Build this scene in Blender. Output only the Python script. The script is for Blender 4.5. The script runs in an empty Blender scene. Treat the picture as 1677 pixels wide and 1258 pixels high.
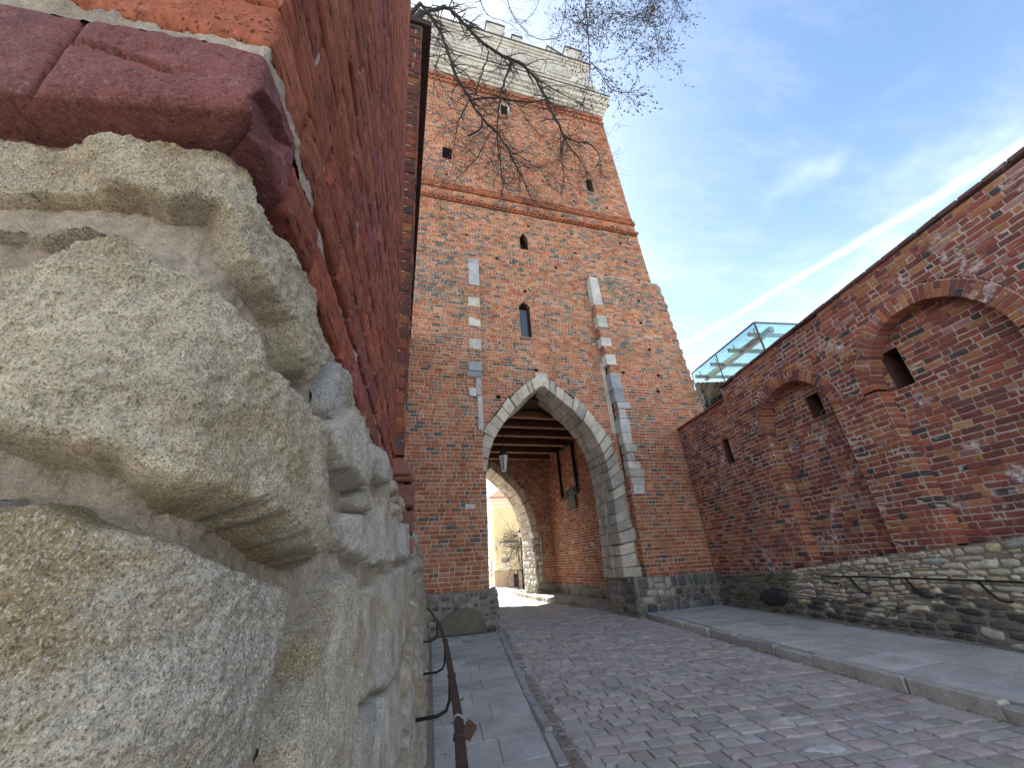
import bpy, math, random
import numpy as np
from mathutils import Vector, Matrix
random.seed(7); RNG = np.random.default_rng(7)
SC = bpy.context.scene; COL = SC.collection
R_ = math.radians
# ------------------------------------------------------------------ camera
CAMR = np.array([[0.96259237, 0.06561696, 0.26288846],      # rows: world X, Y, Z; columns: image right, image down, view
                 [-0.26508852, 0.42884628, 0.8636081],
                 [-0.0560714, -0.90099128, 0.43019846]])
CAMP = np.array([0., 0., 1.5]); FPX = 625.; PPX = np.array([838.5, 629.])
cd = bpy.data.cameras.new('camera'); cam = bpy.data.objects.new('camera', cd); COL.objects.link(cam)
cd.sensor_width = 36; cd.lens = 36 * FPX / 1677; cd.clip_start = 0.02; cd.clip_end = 2000
M4 = np.eye(4); M4[:3, 0] = CAMR[:, 0]; M4[:3, 1] = -CAMR[:, 1]; M4[:3, 2] = -CAMR[:, 2]; M4[:3, 3] = CAMP
cam.matrix_world = Matrix(M4.tolist()); SC.camera = cam
# ------------------------------------------------------------------ sky, sun, exposure
SUN_EL, SUN_AZ = R_(48), R_(-9)          # azimuth from +Y towards +X
CLOUD = (3.4, 1.3)                          # where the cloud field sits
SKY_STRENGTH, SUN_STRENGTH, EXPOSURE = 0.12, 4.8, 2.2
w = bpy.data.worlds.new('World'); SC.world = w; w.use_nodes = True
SC.view_settings.view_transform = 'Standard'; SC.view_settings.look = 'None'
SC.view_settings.exposure = EXPOSURE; SC.view_settings.gamma = 1; SC.view_settings.use_curve_mapping = False

class NT:
    def __init__(s, tree): s.t = tree; s.n = tree.nodes; s.l = tree.links
    def add(s, typ, **kw):
        n = s.n.new(typ)
        for k, v in kw.items():
            if k.startswith('i_'):
                key = k[2:]; key = int(key) if key.isdigit() else key.replace('_', ' ')
                if isinstance(v, bpy.types.NodeSocket): s.l.new(v, n.inputs[key])
                else: n.inputs[key].default_value = v
            else: setattr(n, k, v)
        return n
    def math(s, op, a, b=0.0, c=None, clamp=False):
        n = s.add('ShaderNodeMath', operation=op, use_clamp=clamp)
        for i, v in enumerate((a, b, c)):
            if v is None: continue
            if isinstance(v, bpy.types.NodeSocket): s.l.new(v, n.inputs[i])
            else: n.inputs[i].default_value = v
        return n.outputs[0]
    def vmath(s, op, a, b):
        n = s.add('ShaderNodeVectorMath', operation=op)
        for i, v in enumerate((a, b)):
            if isinstance(v, bpy.types.NodeSocket): s.l.new(v, n.inputs[i])
            else: n.inputs[i].default_value = v
        return n
    def mix(s, f, a, b, mode='MIX'):
        n = s.add('ShaderNodeMix', data_type='RGBA', blend_type=mode)
        for i, v in ((0, f), (6, a), (7, b)):
            if isinstance(v, bpy.types.NodeSocket): s.l.new(v, n.inputs[i])
            else: n.inputs[i].default_value = v if i == 0 else (*v[:3], 1)
        return n.outputs[2]
    def noise(s, vec, scale, detail=3, rough=.55, out='Fac'):
        return s.add('ShaderNodeTexNoise', i_Vector=vec, i_Scale=scale, i_Detail=detail, i_Roughness=rough).outputs[out]
    def ramp(s, f, lo, hi):      # smooth 0..1 between lo and hi
        return s.add('ShaderNodeMapRange', interpolation_type='SMOOTHSTEP', i_0=f, i_1=lo, i_2=hi).outputs[0]

def ray(px, py): return CAMR @ np.array([px - PPX[0], py - PPX[1], FPX])
T = NT(w.node_tree); T.n.clear()
tc = T.add('ShaderNodeTexCoord').outputs['Generated']
sky = T.add('ShaderNodeTexSky', sky_type='NISHITA', sun_disc=False, sun_elevation=SUN_EL, sun_rotation=SUN_AZ,
            air_density=1.0, dust_density=0.6, ozone_density=2.0)
sp = T.add('ShaderNodeSeparateXYZ', i_0=tc)
zc = T.math('MAXIMUM', sp.outputs[2], 0.03)
# cirrus seen on a high flat layer
pr = T.add('ShaderNodeCombineXYZ', i_0=T.math('DIVIDE', sp.outputs[0], zc), i_1=T.math('DIVIDE', sp.outputs[1], zc), i_2=0.0).outputs[0]
mp = T.add('ShaderNodeMapping', i_Vector=pr, i_Location=(*CLOUD, 0), i_Scale=(0.55, 1.5, 1)); mp.inputs['Rotation'].default_value = (0, 0, R_(35))
m2 = T.add('ShaderNodeMapping', i_Vector=pr, i_Location=(*CLOUD, 3.0))
c1 = T.noise(mp.outputs[0], 1.3, 8, .62)
c2 = T.noise(m2.outputs[0], 0.55, 5, .55)
cir = T.math('MULTIPLY', T.ramp(c1, .32, .72), T.ramp(c2, .44, .64))       # thin streaked cloud where the cover is thick enough
haze = T.math('POWER', T.math('SUBTRACT', 1.0, zc, clamp=True), 4.0)
sdot = T.add('ShaderNodeVectorMath', operation='DOT_PRODUCT', i_0=tc, i_1=(math.sin(SUN_AZ) * math.cos(SUN_EL), math.cos(SUN_AZ) * math.cos(SUN_EL), math.sin(SUN_EL))).outputs['Value']
glow = T.math('POWER', T.math('MAXIMUM', sdot, 0.0), 9.0)                    # bright veil round the sun
ca, cb_ = ray(1180, 530), ray(1677, 236)
nrm = np.cross(ca, cb_); nrm /= np.linalg.norm(nrm)
dot = T.add('ShaderNodeVectorMath', operation='DOT_PRODUCT', i_0=tc, i_1=tuple(nrm)).outputs['Value']
wob = T.math('MULTIPLY', T.math('SUBTRACT', T.noise(pr, 6, 4), .5), .012)
trail = T.math('SUBTRACT', 1.0, T.ramp(T.math('ABSOLUTE', T.math('ADD', dot, wob)), .001, .012))
side = T.ramp(sp.outputs[0], .45, .9)
trail = T.math('MULTIPLY', T.math('MULTIPLY', trail, side), .34)
base = T.mix(1.0, sky.outputs[0], (0.52, 0.56, 0.56), 'MULTIPLY')
c3 = T.noise(mp.outputs[0], 2.4, 8, .66)
base = T.mix(T.math('MULTIPLY', T.ramp(c3, .44, .80), .34), base, (2.3, 2.45, 2.5))
col = T.mix(T.math('MULTIPLY', cir, .9), base, (7.4, 7.5, 7.4))
col = T.mix(T.math('MULTIPLY', glow, .7, clamp=True), col, (4.2, 4.3, 4.2))
col = T.mix(T.math('MULTIPLY', haze, .9, clamp=True), col, (7.5, 7.6, 7.3))
col = T.mix(trail, col, (3.6, 3.7, 3.7))
bg = T.add('ShaderNodeBackground', i_Color=col, i_Strength=SKY_STRENGTH)
T.l.new(bg.outputs[0], T.add('ShaderNodeOutputWorld').inputs[0])
sd_ = bpy.data.lights.new('sun', 'SUN'); sd_.energy = SUN_STRENGTH; sd_.angle = R_(0.5); sd_.color = (1, .95, .87)
sun = bpy.data.objects.new('sun', sd_); COL.objects.link(sun); sun.location = (0, 20, 60)
sv = Vector((math.sin(SUN_AZ) * math.cos(SUN_EL), math.cos(SUN_AZ) * math.cos(SUN_EL), math.sin(SUN_EL)))
sun.rotation_euler = (-sv).to_track_quat('-Z', 'Y').to_euler()

# ------------------------------------------------------------------ placing helpers
def onY(px, py, Y): d = ray(px, py); return CAMP + d * (Y / d[1])
def onZ(px, py, Z=0.): d = ray(px, py); return CAMP + d * ((Z - 1.5) / d[2])
def onP(px, py, p, n): d = ray(px, py); n = np.array(n, float); return CAMP + d * (((np.array(p) - CAMP) @ n) / (d @ n))
def proj(P):
    v = (np.atleast_2d(P) - CAMP) @ CAMR
    z = np.where(v[:, 2] < 1e-3, 1e-3, v[:, 2]); ok = v[:, 2] > 1e-3
    return PPX + FPX * v[:, :2] / z[:, None], ok
def _hash(i, j, k):
    h = (i * 374761393 + j * 668265263 + k * 2147483647 + 1013904223) & 0xffffffff
    h = ((h ^ (h >> 13)) * 1274126177) & 0xffffffff
    return ((h ^ (h >> 16)) & 0xffff) / 32767.5 - 1
def vnoise(P):
    P = np.asarray(P, float); i = np.floor(P).astype(np.int64); f = P - i; f = f * f * (3 - 2 * f); r = 0
    for a in (0, 1):
        for b in (0, 1):
            for c in (0, 1):
                wgt = (f[:, 0] if a else 1 - f[:, 0]) * (f[:, 1] if b else 1 - f[:, 1]) * (f[:, 2] if c else 1 - f[:, 2])
                r = r + wgt * _hash(i[:, 0] + a, i[:, 1] + b, i[:, 2] + c)
    return r
def fbm(P, freq, octv=4, gain=.5):
    P = np.asarray(P, float) * freq; a = 1.; r = 0
    for o in range(octv): r = r + a * vnoise(P * 2.03 ** o + 17.3 * o); a *= gain
    return r
GZ = lambda y: 0.007 * np.asarray(y)          # the street climbs a little towards the gate

# ------------------------------------------------------------------ objects
def tag(o, label=None, cat=None, group=None, kind=None):
    if label: o['label'] = label
    if cat: o['category'] = cat
    if group: o['group'] = group
    if kind: o['kind'] = kind
    return o
def empty(name, loc, label, cat, group=None):
    o = bpy.data.objects.new(name, None); COL.objects.link(o); o.location = loc; o.empty_display_size = .2
    return tag(o, label, cat, group)
def wloc(o):
    l = Vector((0, 0, 0))
    while o is not None: l = l + o.location; o = o.parent
    return l
def mesh(name, V, F, mat, col=None, smooth=False):
    V = np.ascontiguousarray(V, dtype=np.float32).reshape(-1, 3)
    me = bpy.data.meshes.new(name)
    groups = [np.asarray(f, dtype=np.int32) for f in (F if isinstance(F, list) else [F]) if len(f)]
    loops = np.concatenate([g.ravel() for g in groups]); tot = np.concatenate([np.full(len(g), g.shape[1]) for g in groups])
    me.vertices.add(len(V)); me.vertices.foreach_set('co', V.ravel())
    me.loops.add(len(loops)); me.loops.foreach_set('vertex_index', loops)
    me.polygons.add(len(tot)); me.polygons.foreach_set('loop_start', np.concatenate([[0], np.cumsum(tot)[:-1]]).astype(np.int32))
    if col is not None:
        a = me.attributes.new('Col', 'FLOAT_COLOR', 'POINT'); c = np.ones((len(V), 4), np.float32); c[:, :3] = col
        a.data.foreach_set('color', c.ravel())
    me.materials.append(mat); me.update(calc_edges=True); me.validate()
    me.polygons.foreach_set('use_smooth', np.full(len(tot), bool(smooth))); me.update()
    return me
def link(name, me, parent=None, world=True, color=None):
    o = bpy.data.objects.new(name, me); COL.objects.link(o)
    if parent is not None:
        o.parent = parent
        if world: o.location = -wloc(parent)
    if color is not None: o.color = (*color, 1)
    return o
def obj(name, V, F, mat, parent=None, col=None, smooth=False, color=None):
    return link(name, mesh(name, V, F, mat, col, smooth), parent, True, color)
class MB:
    """collects pieces of one mesh"""
    def __init__(s): s.V = []; s.Q = []; s.Tr = []; s.C = []; s.n = 0
    def add(s, V, F, c=None):
        V = np.asarray(V, float); s.V.append(V)
        for f in (F if isinstance(F, list) else [F]):
            f = np.asarray(f)
            if len(f): (s.Q if f.shape[1] == 4 else s.Tr).append(f + s.n)
        if c is not None: s.C.append(np.broadcast_to(np.asarray(c, float), (len(V), 3)))
        s.n += len(V); return s
    def build(s, name, mat, parent=None, smooth=False, color=None):
        F = [np.concatenate(x) for x in (s.Q, s.Tr) if x]
        return obj(name, np.concatenate(s.V), F, mat, parent, np.concatenate(s.C) if s.C else None, smooth, color)
# rounded block from 8 corners (index = ix + 2*iy + 4*iz)
_CB = np.array([[i & 1, i >> 1 & 1, i >> 2 & 1] for i in range(8)])
def _rb_topo():
    idx = {}; vs = []
    for ax in range(3):
        for sd in (0, 1):
            for c in range(8):
                if _CB[c][ax] == sd: idx[(c, ax)] = len(vs); vs.append((c, ax))
    Q = []; Tn = []
    for ax in range(3):
        for sd in (0, 1):
            a, b = [x for x in range(3) if x != ax]
            q = []
            for (u, v) in ((0, 0), (1, 0), (1, 1), (0, 1)):
                c = [0, 0, 0]; c[ax] = sd; c[a] = u; c[b] = v; q.append(idx[(c[0] + 2 * c[1] + 4 * c[2], ax)])
            flip = (sd == 0) ^ (ax == 1); Q.append(q[::-1] if flip else q)
    for c in range(8):
        for ax in range(3):
            d = c | (1 << ax)
            if d != c:
                a, b = [x for x in range(3) if x != ax]
                Q.append([idx[(c, a)], idx[(c, b)], idx[(d, b)], idx[(d, a)]])
        Tn.append([idx[(c, 0)], idx[(c, 1)], idx[(c, 2)]])
    return vs, np.array(Q), np.array(Tn)
_RBV, _RBQ, _RBT = _rb_topo()
def rblock(c8, bev=.01, jit=0.):
    c8 = np.asarray(c8, float).reshape(8, 3)
    if jit: c8 = c8 + RNG.normal(0, jit, (8, 3))
    L = [max(1e-4, np.linalg.norm(c8[1] - c8[0])), max(1e-4, np.linalg.norm(c8[2] - c8[0])), max(1e-4, np.linalg.norm(c8[4] - c8[0]))]
    V = []
    for c, ax in _RBV:
        t = _CB[c].astype(float)
        for k in range(3):
            if k != ax:
                e = min(.45, bev / L[k]); t[k] = t[k] * (1 - 2 * e) + e
        wt = np.prod(np.where(_CB == 1, t, 1 - t), axis=1); V.append(wt @ c8)
    return np.array(V), [_RBQ, _RBT]
def box8(lo, hi):
    lo = np.array(lo, float); hi = np.array(hi, float); return lo + _CB * (hi - lo)
def frame8(o, u, v, w_, lu, lv, lw):         # origin corner + three axes
    u, v, w_ = (np.asarray(x, float) for x in (u, v, w_)); return np.asarray(o, float) + _CB[:, :1] * u * lu + _CB[:, 1:2] * v * lv + _CB[:, 2:] * w_ * lw
def tube(pts, rad, n=8, cap=True):
    pts = np.asarray(pts, float); rad = np.broadcast_to(np.asarray(rad, float), (len(pts),))
    t = np.gradient(pts, axis=0); t /= np.linalg.norm(t, axis=1)[:, None] + 1e-12
    u = np.cross(t[0], [0.13, .31, .94]); u /= np.linalg.norm(u); V = []
    for i in range(len(pts)):
        u = u - t[i] * (u @ t[i]); u /= np.linalg.norm(u); v = np.cross(t[i], u)
        a = np.arange(n) / n * 2 * math.pi
        V.append(pts[i] + rad[i] * (np.cos(a)[:, None] * u + np.sin(a)[:, None] * v))
    V = np.concatenate(V); Q = []
    for i in range(len(pts) - 1):
        for k in range(n): Q.append([i * n + k, i * n + (k + 1) % n, (i + 1) * n + (k + 1) % n, (i + 1) * n + k])
    Fs = [np.array(Q)]
    if cap:
        V = np.concatenate([V, pts[:1], pts[-1:]]); m = len(V); l = (len(pts) - 1) * n
        Fs.append(np.array([[m - 2, (k + 1) % n, k] for k in range(n)] + [[m - 1, l + k, l + (k + 1) % n] for k in range(n)]))
    return V, Fs
def lathe(prof, c, n=16):
    prof = np.asarray(prof, float); a = np.arange(n) / n * 2 * math.pi
    V = np.array([[c[0] + r * math.cos(x), c[1] + r * math.sin(x), c[2] + z] for r, z in prof for x in a]); Q = []
    for i in range(len(prof) - 1):
        for k in range(n): Q.append([i * n + k, i * n + (k + 1) % n, (i + 1) * n + (k + 1) % n, (i + 1) * n + k])
    return V, np.array(Q)
def gridF(nu, nv, flip=False):
    i = np.arange(nu - 1)[:, None] * nv + np.arange(nv - 1)[None, :]; i = i.ravel()
    q = np.stack([i, i + nv, i + nv + 1, i + 1], 1); return q[:, ::-1] if flip else q
def nearest_first(P, N, area):
    """how large a piece shows in the photograph; 0 when outside the frame"""
    P = np.asarray(P); uv, ok = proj(P); d = P - CAMP; r = np.linalg.norm(d, axis=1)
    c = np.abs(np.sum(d * N, axis=1)) / r
    ins = ok & (uv[:, 0] > -30) & (uv[:, 0] < 1707) & (uv[:, 1] > -30) & (uv[:, 1] < 1288)
    return np.where(ins, area * c / r ** 2, 0) + 1e-9 / r

# ------------------------------------------------------------------ materials
def new_mat(name, rough=.9):
    m = bpy.data.materials.new(name); m.use_nodes = True; t = NT(m.node_tree); b = t.n['Principled BSDF']
    b.inputs['Roughness'].default_value = rough; b.inputs['Specular IOR Level'].default_value = .25
    return m, t, b
def base_color(t, src):
    if src == 'attr': return t.add('ShaderNodeAttribute', attribute_name='Col').outputs['Color']
    if src == 'object': return t.add('ShaderNodeObjectInfo').outputs['Color']
    return t.add('ShaderNodeRGB').outputs[0] if src is None else src
def rough_mat(name, src, grain=60., mott=.25, bump=.4, dist=.006, blot=2.0, blot_amt=.25, white=0., white_scale=3., dark=0., rough=.92,
              stretch=(1, 1, 1), grain_amt=0., tint=None, pits=0., streak=0.):
    """weathered masonry: a base colour with mottling, grain, stains and fine relief"""
    m, t, b = new_mat(name, rough)
    if isinstance(src, tuple):
        c = t.add('ShaderNodeRGB').outputs[0]; c.default_value = (*src, 1)
    else: c = base_color(t, src)
    p = t.add('ShaderNodeNewGeometry').outputs['Position']
    ps = t.add('ShaderNodeMapping', i_Vector=p, i_Scale=stretch).outputs[0] if stretch != (1, 1, 1) else p
    n1 = t.noise(ps, grain, 5, .7); n2 = t.noise(ps, grain * .22, 5, .65); n3 = t.noise(p, blot, 6, .65)
    def mul(c, n, amt):          # noise spans about .3 to .7: stretch it to the full range first
        f = t.add('ShaderNodeMapRange', i_0=n, i_1=.3, i_2=.7, i_3=1 - amt, i_4=1 + amt).outputs[0]
        return t.mix(1.0, c, t.add('ShaderNodeCombineXYZ', i_0=f, i_1=f, i_2=f).outputs[0], 'MULTIPLY')
    c = mul(c, n1, mott); c = mul(c, n2, mott * .8); c = mul(c, n3, blot_amt)
    if tint:
        tn = t.noise(p, tint[0], 5, .65); c = t.mix(t.math('MULTIPLY', t.ramp(tn, .46, .66), tint[2]), c, tint[1])
    if grain_amt:
        g = t.noise(ps, grain * 1.5, 3, .75); c = t.mix(t.math('MULTIPLY', t.ramp(g, .50, .62), grain_amt), c, (.075, .062, .045))
        g2 = t.noise(t.vmath('ADD', ps, (7.3, 1.1, 4.7)).outputs[0], grain * 1.3, 3, .75); c = t.mix(t.math('MULTIPLY', t.ramp(g2, .52, .64), grain_amt * .8), c, (.74, .70, .60))
    if pits:
        pn = t.noise(ps, grain * .55, 3, .6); pit = t.math('MULTIPLY', t.ramp(pn, .58, .68), pits); c = t.mix(pit, c, (.03, .018, .014))
    if dark:
        dn = t.noise(p, 1.3, 6, .65); c = t.mix(t.math('MULTIPLY', t.ramp(dn, .52, .72), dark), c, (.035, .032, .028))
    if streak:                   # rain-washed streaks running down the wall
        sn_ = t.noise(t.add('ShaderNodeMapping', i_Vector=p, i_Scale=(1.6, 1.6, .14)).outputs[0], 1.5, 6, .65); c = t.mix(t.math('MULTIPLY', t.ramp(sn_, .50, .68), streak), c, (.07, .055, .048))
    if white:
        wn = t.noise(p, white_scale, 6, .7); wf = t.math('MULTIPLY', t.ramp(wn, .56, .70), t.ramp(n2, .42, .58))
        c = t.mix(t.math('MULTIPLY', wf, white, clamp=True), c, (.66, .60, .59))
    t.l.new(c, b.inputs['Base Color'])
    h = t.math('ADD', t.math('MULTIPLY', n1, .5), n2)
    if pits: h = t.math('SUBTRACT', h, t.math('MULTIPLY', pit, .6))
    bp = t.add('ShaderNodeBump', i_Strength=bump, i_Distance=dist, i_Height=h)
    t.l.new(bp.outputs[0], b.inputs['Normal'])
    return m
def plain(name, c, rough=.6, metal=0.):
    m, t, b = new_mat(name, rough); b.inputs['Base Color'].default_value = (*c, 1); b.inputs['Metallic'].default_value = metal; return m
M = {}
for s, k in (('attr', 'a'), ('object', 'o')):
    M['brick_' + k] = rough_mat('brick_' + s, s, 45, .18, .5, .006, .9, .2, .35, 2.2, .22, streak=.2)
    M['wallbrick_' + k] = rough_mat('wall_brick_' + s, s, 45, .20, .5, .006, .9, .22, 1.3, 1.5, .28, streak=.2)
    M['rubble_' + k] = rough_mat('rubble_' + s, s, 40, .25, .7, .012, 2.5, .2, .0, 3, .3)
    M['ashlar_' + k] = rough_mat('ashlar_' + s, s, 35, .2, .6, .01, 2.0, .22, .25, 5, .25)
    M['sett_' + k] = rough_mat('sett_' + s, s, 40, .12, .35, .004, 1.5, .12, .12, 3, .1, .75)
M['mortar'] = rough_mat('pale_lime_mortar', (.60, .49, .38), 50, .15, .5, .006, 1.2, .2, .0, 3, .25, streak=.18)
M['wallmortar'] = rough_mat('grey_lime_mortar', (.50, .42, .34), 50, .15, .5, .006, 1.3, .25, .4, 1.7, .35)
M['rubblemortar'] = rough_mat('rubble_mortar', (.27, .235, .19), 40, .2, .7, .012, 2, .25, .0, 3, .35)
M['near_brick'] = rough_mat('weathered_brick', 'object', 230, .26, 1.0, .004, 16, .30, .12, 30, .0, .92, (1, .22, 1), .0, None, .8)
M['smooth_brick'] = rough_mat('glazed_purple_brick', 'object', 260, .20, .9, .0025, 16, .30, .22, 90, .25, .82, (1, 1, 1), .12, None, .5)
M['near_mortar'] = rough_mat('sandy_mortar', (.37, .305, .24), 420, .26, 1.0, .004, 9, .30, .10, 14, .25, .95, (1, 1, 1), .35, (3.5, (.21, .165, .125), .6))
M['near_stone'] = rough_mat('grainy_limestone', 'object', 390, .28, 1.0, .005, 9, .28, .0, 3, .22, .95, (1, 1, .75), .75, (5.5, (.28, .195, .085), .8), .25)
M['brick_mortar'] = rough_mat('brick_joint_mortar', (.36, .31, .26), 200, .25, .8, .004, 8, .3, .0, 3, .3)
M['slab'] = rough_mat('concrete_slab', 'object', 120, .16, .5, .003, 2.6, .26, .0, 3, .22, .85, (1, 1, 1), .16)
M['kerb'] = rough_mat('kerb_stone', 'object', 60, .2, .6, .006, 2.5, .2, .0, 3, .25)
M['dirt'] = rough_mat('sandy_dirt', (.26, .23, .19), 60, .25, .8, .01, 2, .25)
M['roadbed'] = rough_mat('road_joint', (.46, .43, .40), 60, .2, .6, .006, 2, .2)
M['plaster'] = rough_mat('white_attic_plaster', (.52, .50, .45), 9, .12, .3, .01, .8, .16, .0, 3, .35)
M['lead'] = rough_mat('dark_metal_flashing', (.10, .10, .10), 20, .1, .2, .004, 2, .1, rough=.6)
M['dark'] = plain('dark_inside', (.012, .01, .009), 1.)
M['dimbrick'] = rough_mat('hole_lining', (.10, .055, .04), 40, .2, .5, .01)  # dark brick; shade inside holes and windows is put into its colour
M['slitshade'] = rough_mat('shaded_slit_brick', (.085, .04, .032), 30, .3, .6, .01)  # slit brick darker than the wall's, its shade put into the colour
M['pane'] = plain('blue_grey_pane', (.10, .12, .16), .12)
M['wood'] = rough_mat('brown_beam_wood', (.15, .065, .032), 40, .2, .4, .004, 2, .2, stretch=(.15, 1, 1))
M['woodlit'] = rough_mat('lit_beam_wood', (.30, .17, .10), 40, .2, .4, .004, 2, .2, stretch=(.15, 1, 1))  # paler copy of the beam wood, with light in its colour
M['iron'] = rough_mat('black_iron', (.018, .017, .018), 80, .15, .3, .002, 6, .15, rough=.5)
M['rust'] = rough_mat('rusty_brown_iron', (.062, .040, .034), 120, .25, .5, .002, 9, .3, rough=.6)
M['padlock'] = rough_mat('rusty_padlock', (.085, .05, .036), 160, .25, .4, .001, 20, .3, rough=.5)
M['steel'] = plain('grey_steel', (.30, .31, .32), .4, .3)
M['bark'] = rough_mat('dark_bark', (.034, .028, .026), 60, .3, .8, .01, 3, .2)
M['bud'] = rough_mat('brown_bud', (.075, .055, .05), 60, .2, .3, .004)
M['leaf'] = plain('green_leaf', (.10, .15, .035), .6)
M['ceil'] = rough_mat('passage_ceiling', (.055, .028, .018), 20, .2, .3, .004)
M['yellow'] = rough_mat('yellow_render', (.84, .75, .47), 8, .05, .2, .01, 1, .06)
M['cream'] = rough_mat('cream_trim', (.80, .76, .66), 8, .05, .2, .01, 1, .05)
M['plinth'] = rough_mat('pale_plinth', (.46, .36, .26), 8, .15, .3, .01, 1, .1)
M['tile'] = rough_mat('red_roof_tile', (.40, .15, .09), 10, .2, .3, .01)
M['shade'] = plain('lamp_glass', (.45, .45, .43), .3)
M['ground'] = rough_mat('ground_earth', (.22, .2, .17), 3, .2, .3, .02, .3, .2)
m, t, b = new_mat('tinted_glass', .03); M['glass'] = m
b.inputs['Base Color'].default_value = (.45, .83, .85, 1); b.inputs['Transmission Weight'].default_value = .0
tr = t.add('ShaderNodeBsdfTransparent', i_Color=(.83, .935, .93, 1)); gl = t.add('ShaderNodeBsdfGlossy', i_Color=(.9, 1, 1, 1), i_Roughness=.03)
mx = t.add('ShaderNodeMixShader', i_0=.10, i_1=tr.outputs[0], i_2=gl.outputs[0])
t.l.new(mx.outputs[0], t.n['Material Output'].inputs[0])
# ------------------------------------------------------------------ bricks laid in courses
def tmpl(nx, ny, b):
    xs = np.linspace(-1, 1, nx); ys = np.linspace(-1, 1, ny); A = []; ins = []; wd = []
    for x in xs:
        for y in ys:
            A.append((x, y)); ed = abs(x) > .99 or abs(y) > .99; ins.append(b if ed else 0); wd.append(0 if nx == 2 else (-b * .35 if ed else 0))
    Q = [gridF(nx, ny)]
    ringi = [i * ny for i in range(nx)] + [(nx - 1) * ny + j for j in range(1, ny)] + [i * ny + ny - 1 for i in range(nx - 2, -1, -1)] + [j for j in range(ny - 2, 0, -1)]
    n0 = len(A); m = len(ringi)
    for w_ in (-b * 1.2, None):
        for r in ringi: A.append(A[r]); ins.append(0); wd.append(-999 if w_ is None else w_)
    q = []
    for k in range(m):
        k2 = (k + 1) % m; q.append([ringi[k], n0 + k, n0 + k2, ringi[k2]]); q.append([n0 + k, n0 + m + k, n0 + m + k2, n0 + k2])
    Q.append(np.array(q)); return np.array(A), np.array(ins), np.array(wd, float), np.concatenate(Q)
class Bricks:
    def __init__(s): s.r = []
    def add(s, P, U, V, N, l, h, d, c): s.r.append((*P, *U, *V, *N, l, h, d, *c))
    def shapes(s, Rr, tm, jit):
        A, ins, wd, Q = tm; n = len(Rr); P, U, V, N = (Rr[:, None, 3 * k:3 * k + 3] for k in range(4))
        l, h, d = (Rr[:, 12 + k][:, None] for k in range(3))
        b = ins[None] * np.minimum(1, h / .05)
        a = A[None, :, 0] * (l / 2 - b); bb = A[None, :, 1] * (h / 2 - b); w_ = np.where(wd[None] < -900, -d, wd[None])
        J = RNG.normal(0, jit, (n, len(A), 3)); J[:, wd < -900] = 0; J = np.clip(J, -2.2 * jit, 2.2 * jit)
        X = P + U * (a + J[..., 0])[..., None] + V * (bb + J[..., 1])[..., None] + N * (w_ + J[..., 2] * .8)[..., None]
        F = (Q[None] + (np.arange(n) * len(A))[:, None, None]).reshape(-1, 4)
        return X.reshape(-1, 3), F
    def build(s, parent, mat, nobj=300, tm=(2, 2), bev=.006, jit=.002, keep=None, name='brick', stuff='brickwork', piece_tm=(3, 3)):
        Rr = np.array(s.r); ar = Rr[:, 12] * Rr[:, 13]
        sc = nearest_first(Rr[:, :3], Rr[:, 9:12], ar)
        if keep is not None: sc = np.where(keep(Rr[:, :3]), sc, sc * 1e-6)
        order = np.argsort(-sc); top = order[:nobj]; rest = order[nobj:]
        if len(rest):
            V, F = s.shapes(Rr[rest], tmpl(*tm, bev), jit)
            o = obj(stuff, V, F, M[mat + '_a'], parent, np.repeat(Rr[rest, 15:18], len(tmpl(*tm, bev)[0]), axis=0)); tag(o, kind='stuff')
        NL, NH, ND = .26, .095, .1; pool = []
        for k in range(12):
            nom = np.array([[0, 0, 0, 1, 0, 0, 0, 0, 1, 0, -1, 0, NL, NH, ND, 0, 0, 0]], float)
            V, F = s.shapes(nom, tmpl(*piece_tm, bev), jit); pool.append(mesh(name, V, F, M[mat + '_o']))
        L = wloc(parent)
        for i in top:
            r = Rr[i]; o = bpy.data.objects.new(name, random.choice(pool)); COL.objects.link(o); o.parent = parent
            m4 = np.eye(4); m4[:3, 0] = r[3:6] * r[12] / NL; m4[:3, 2] = r[6:9] * r[13] / NH; m4[:3, 1] = -r[9:12] * r[14] / ND
            m4[:3, 3] = r[:3] - np.array(L); o.matrix_basis = Matrix(m4.tolist()); o.color = (*r[15:18], 1)
def minus(spans, cuts):
    """spans: (a, b, a_open, b_open); cuts: (a, b)"""
    for (ca, cb) in cuts:
        out = []
        for (a, b, oa, ob) in spans:
            if cb <= a or ca >= b: out.append((a, b, oa, ob)); continue
            if ca > a: out.append((a, ca, oa, 1))
            if cb < b: out.append((cb, b, 1, ob))
        spans = out
    return spans
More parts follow.
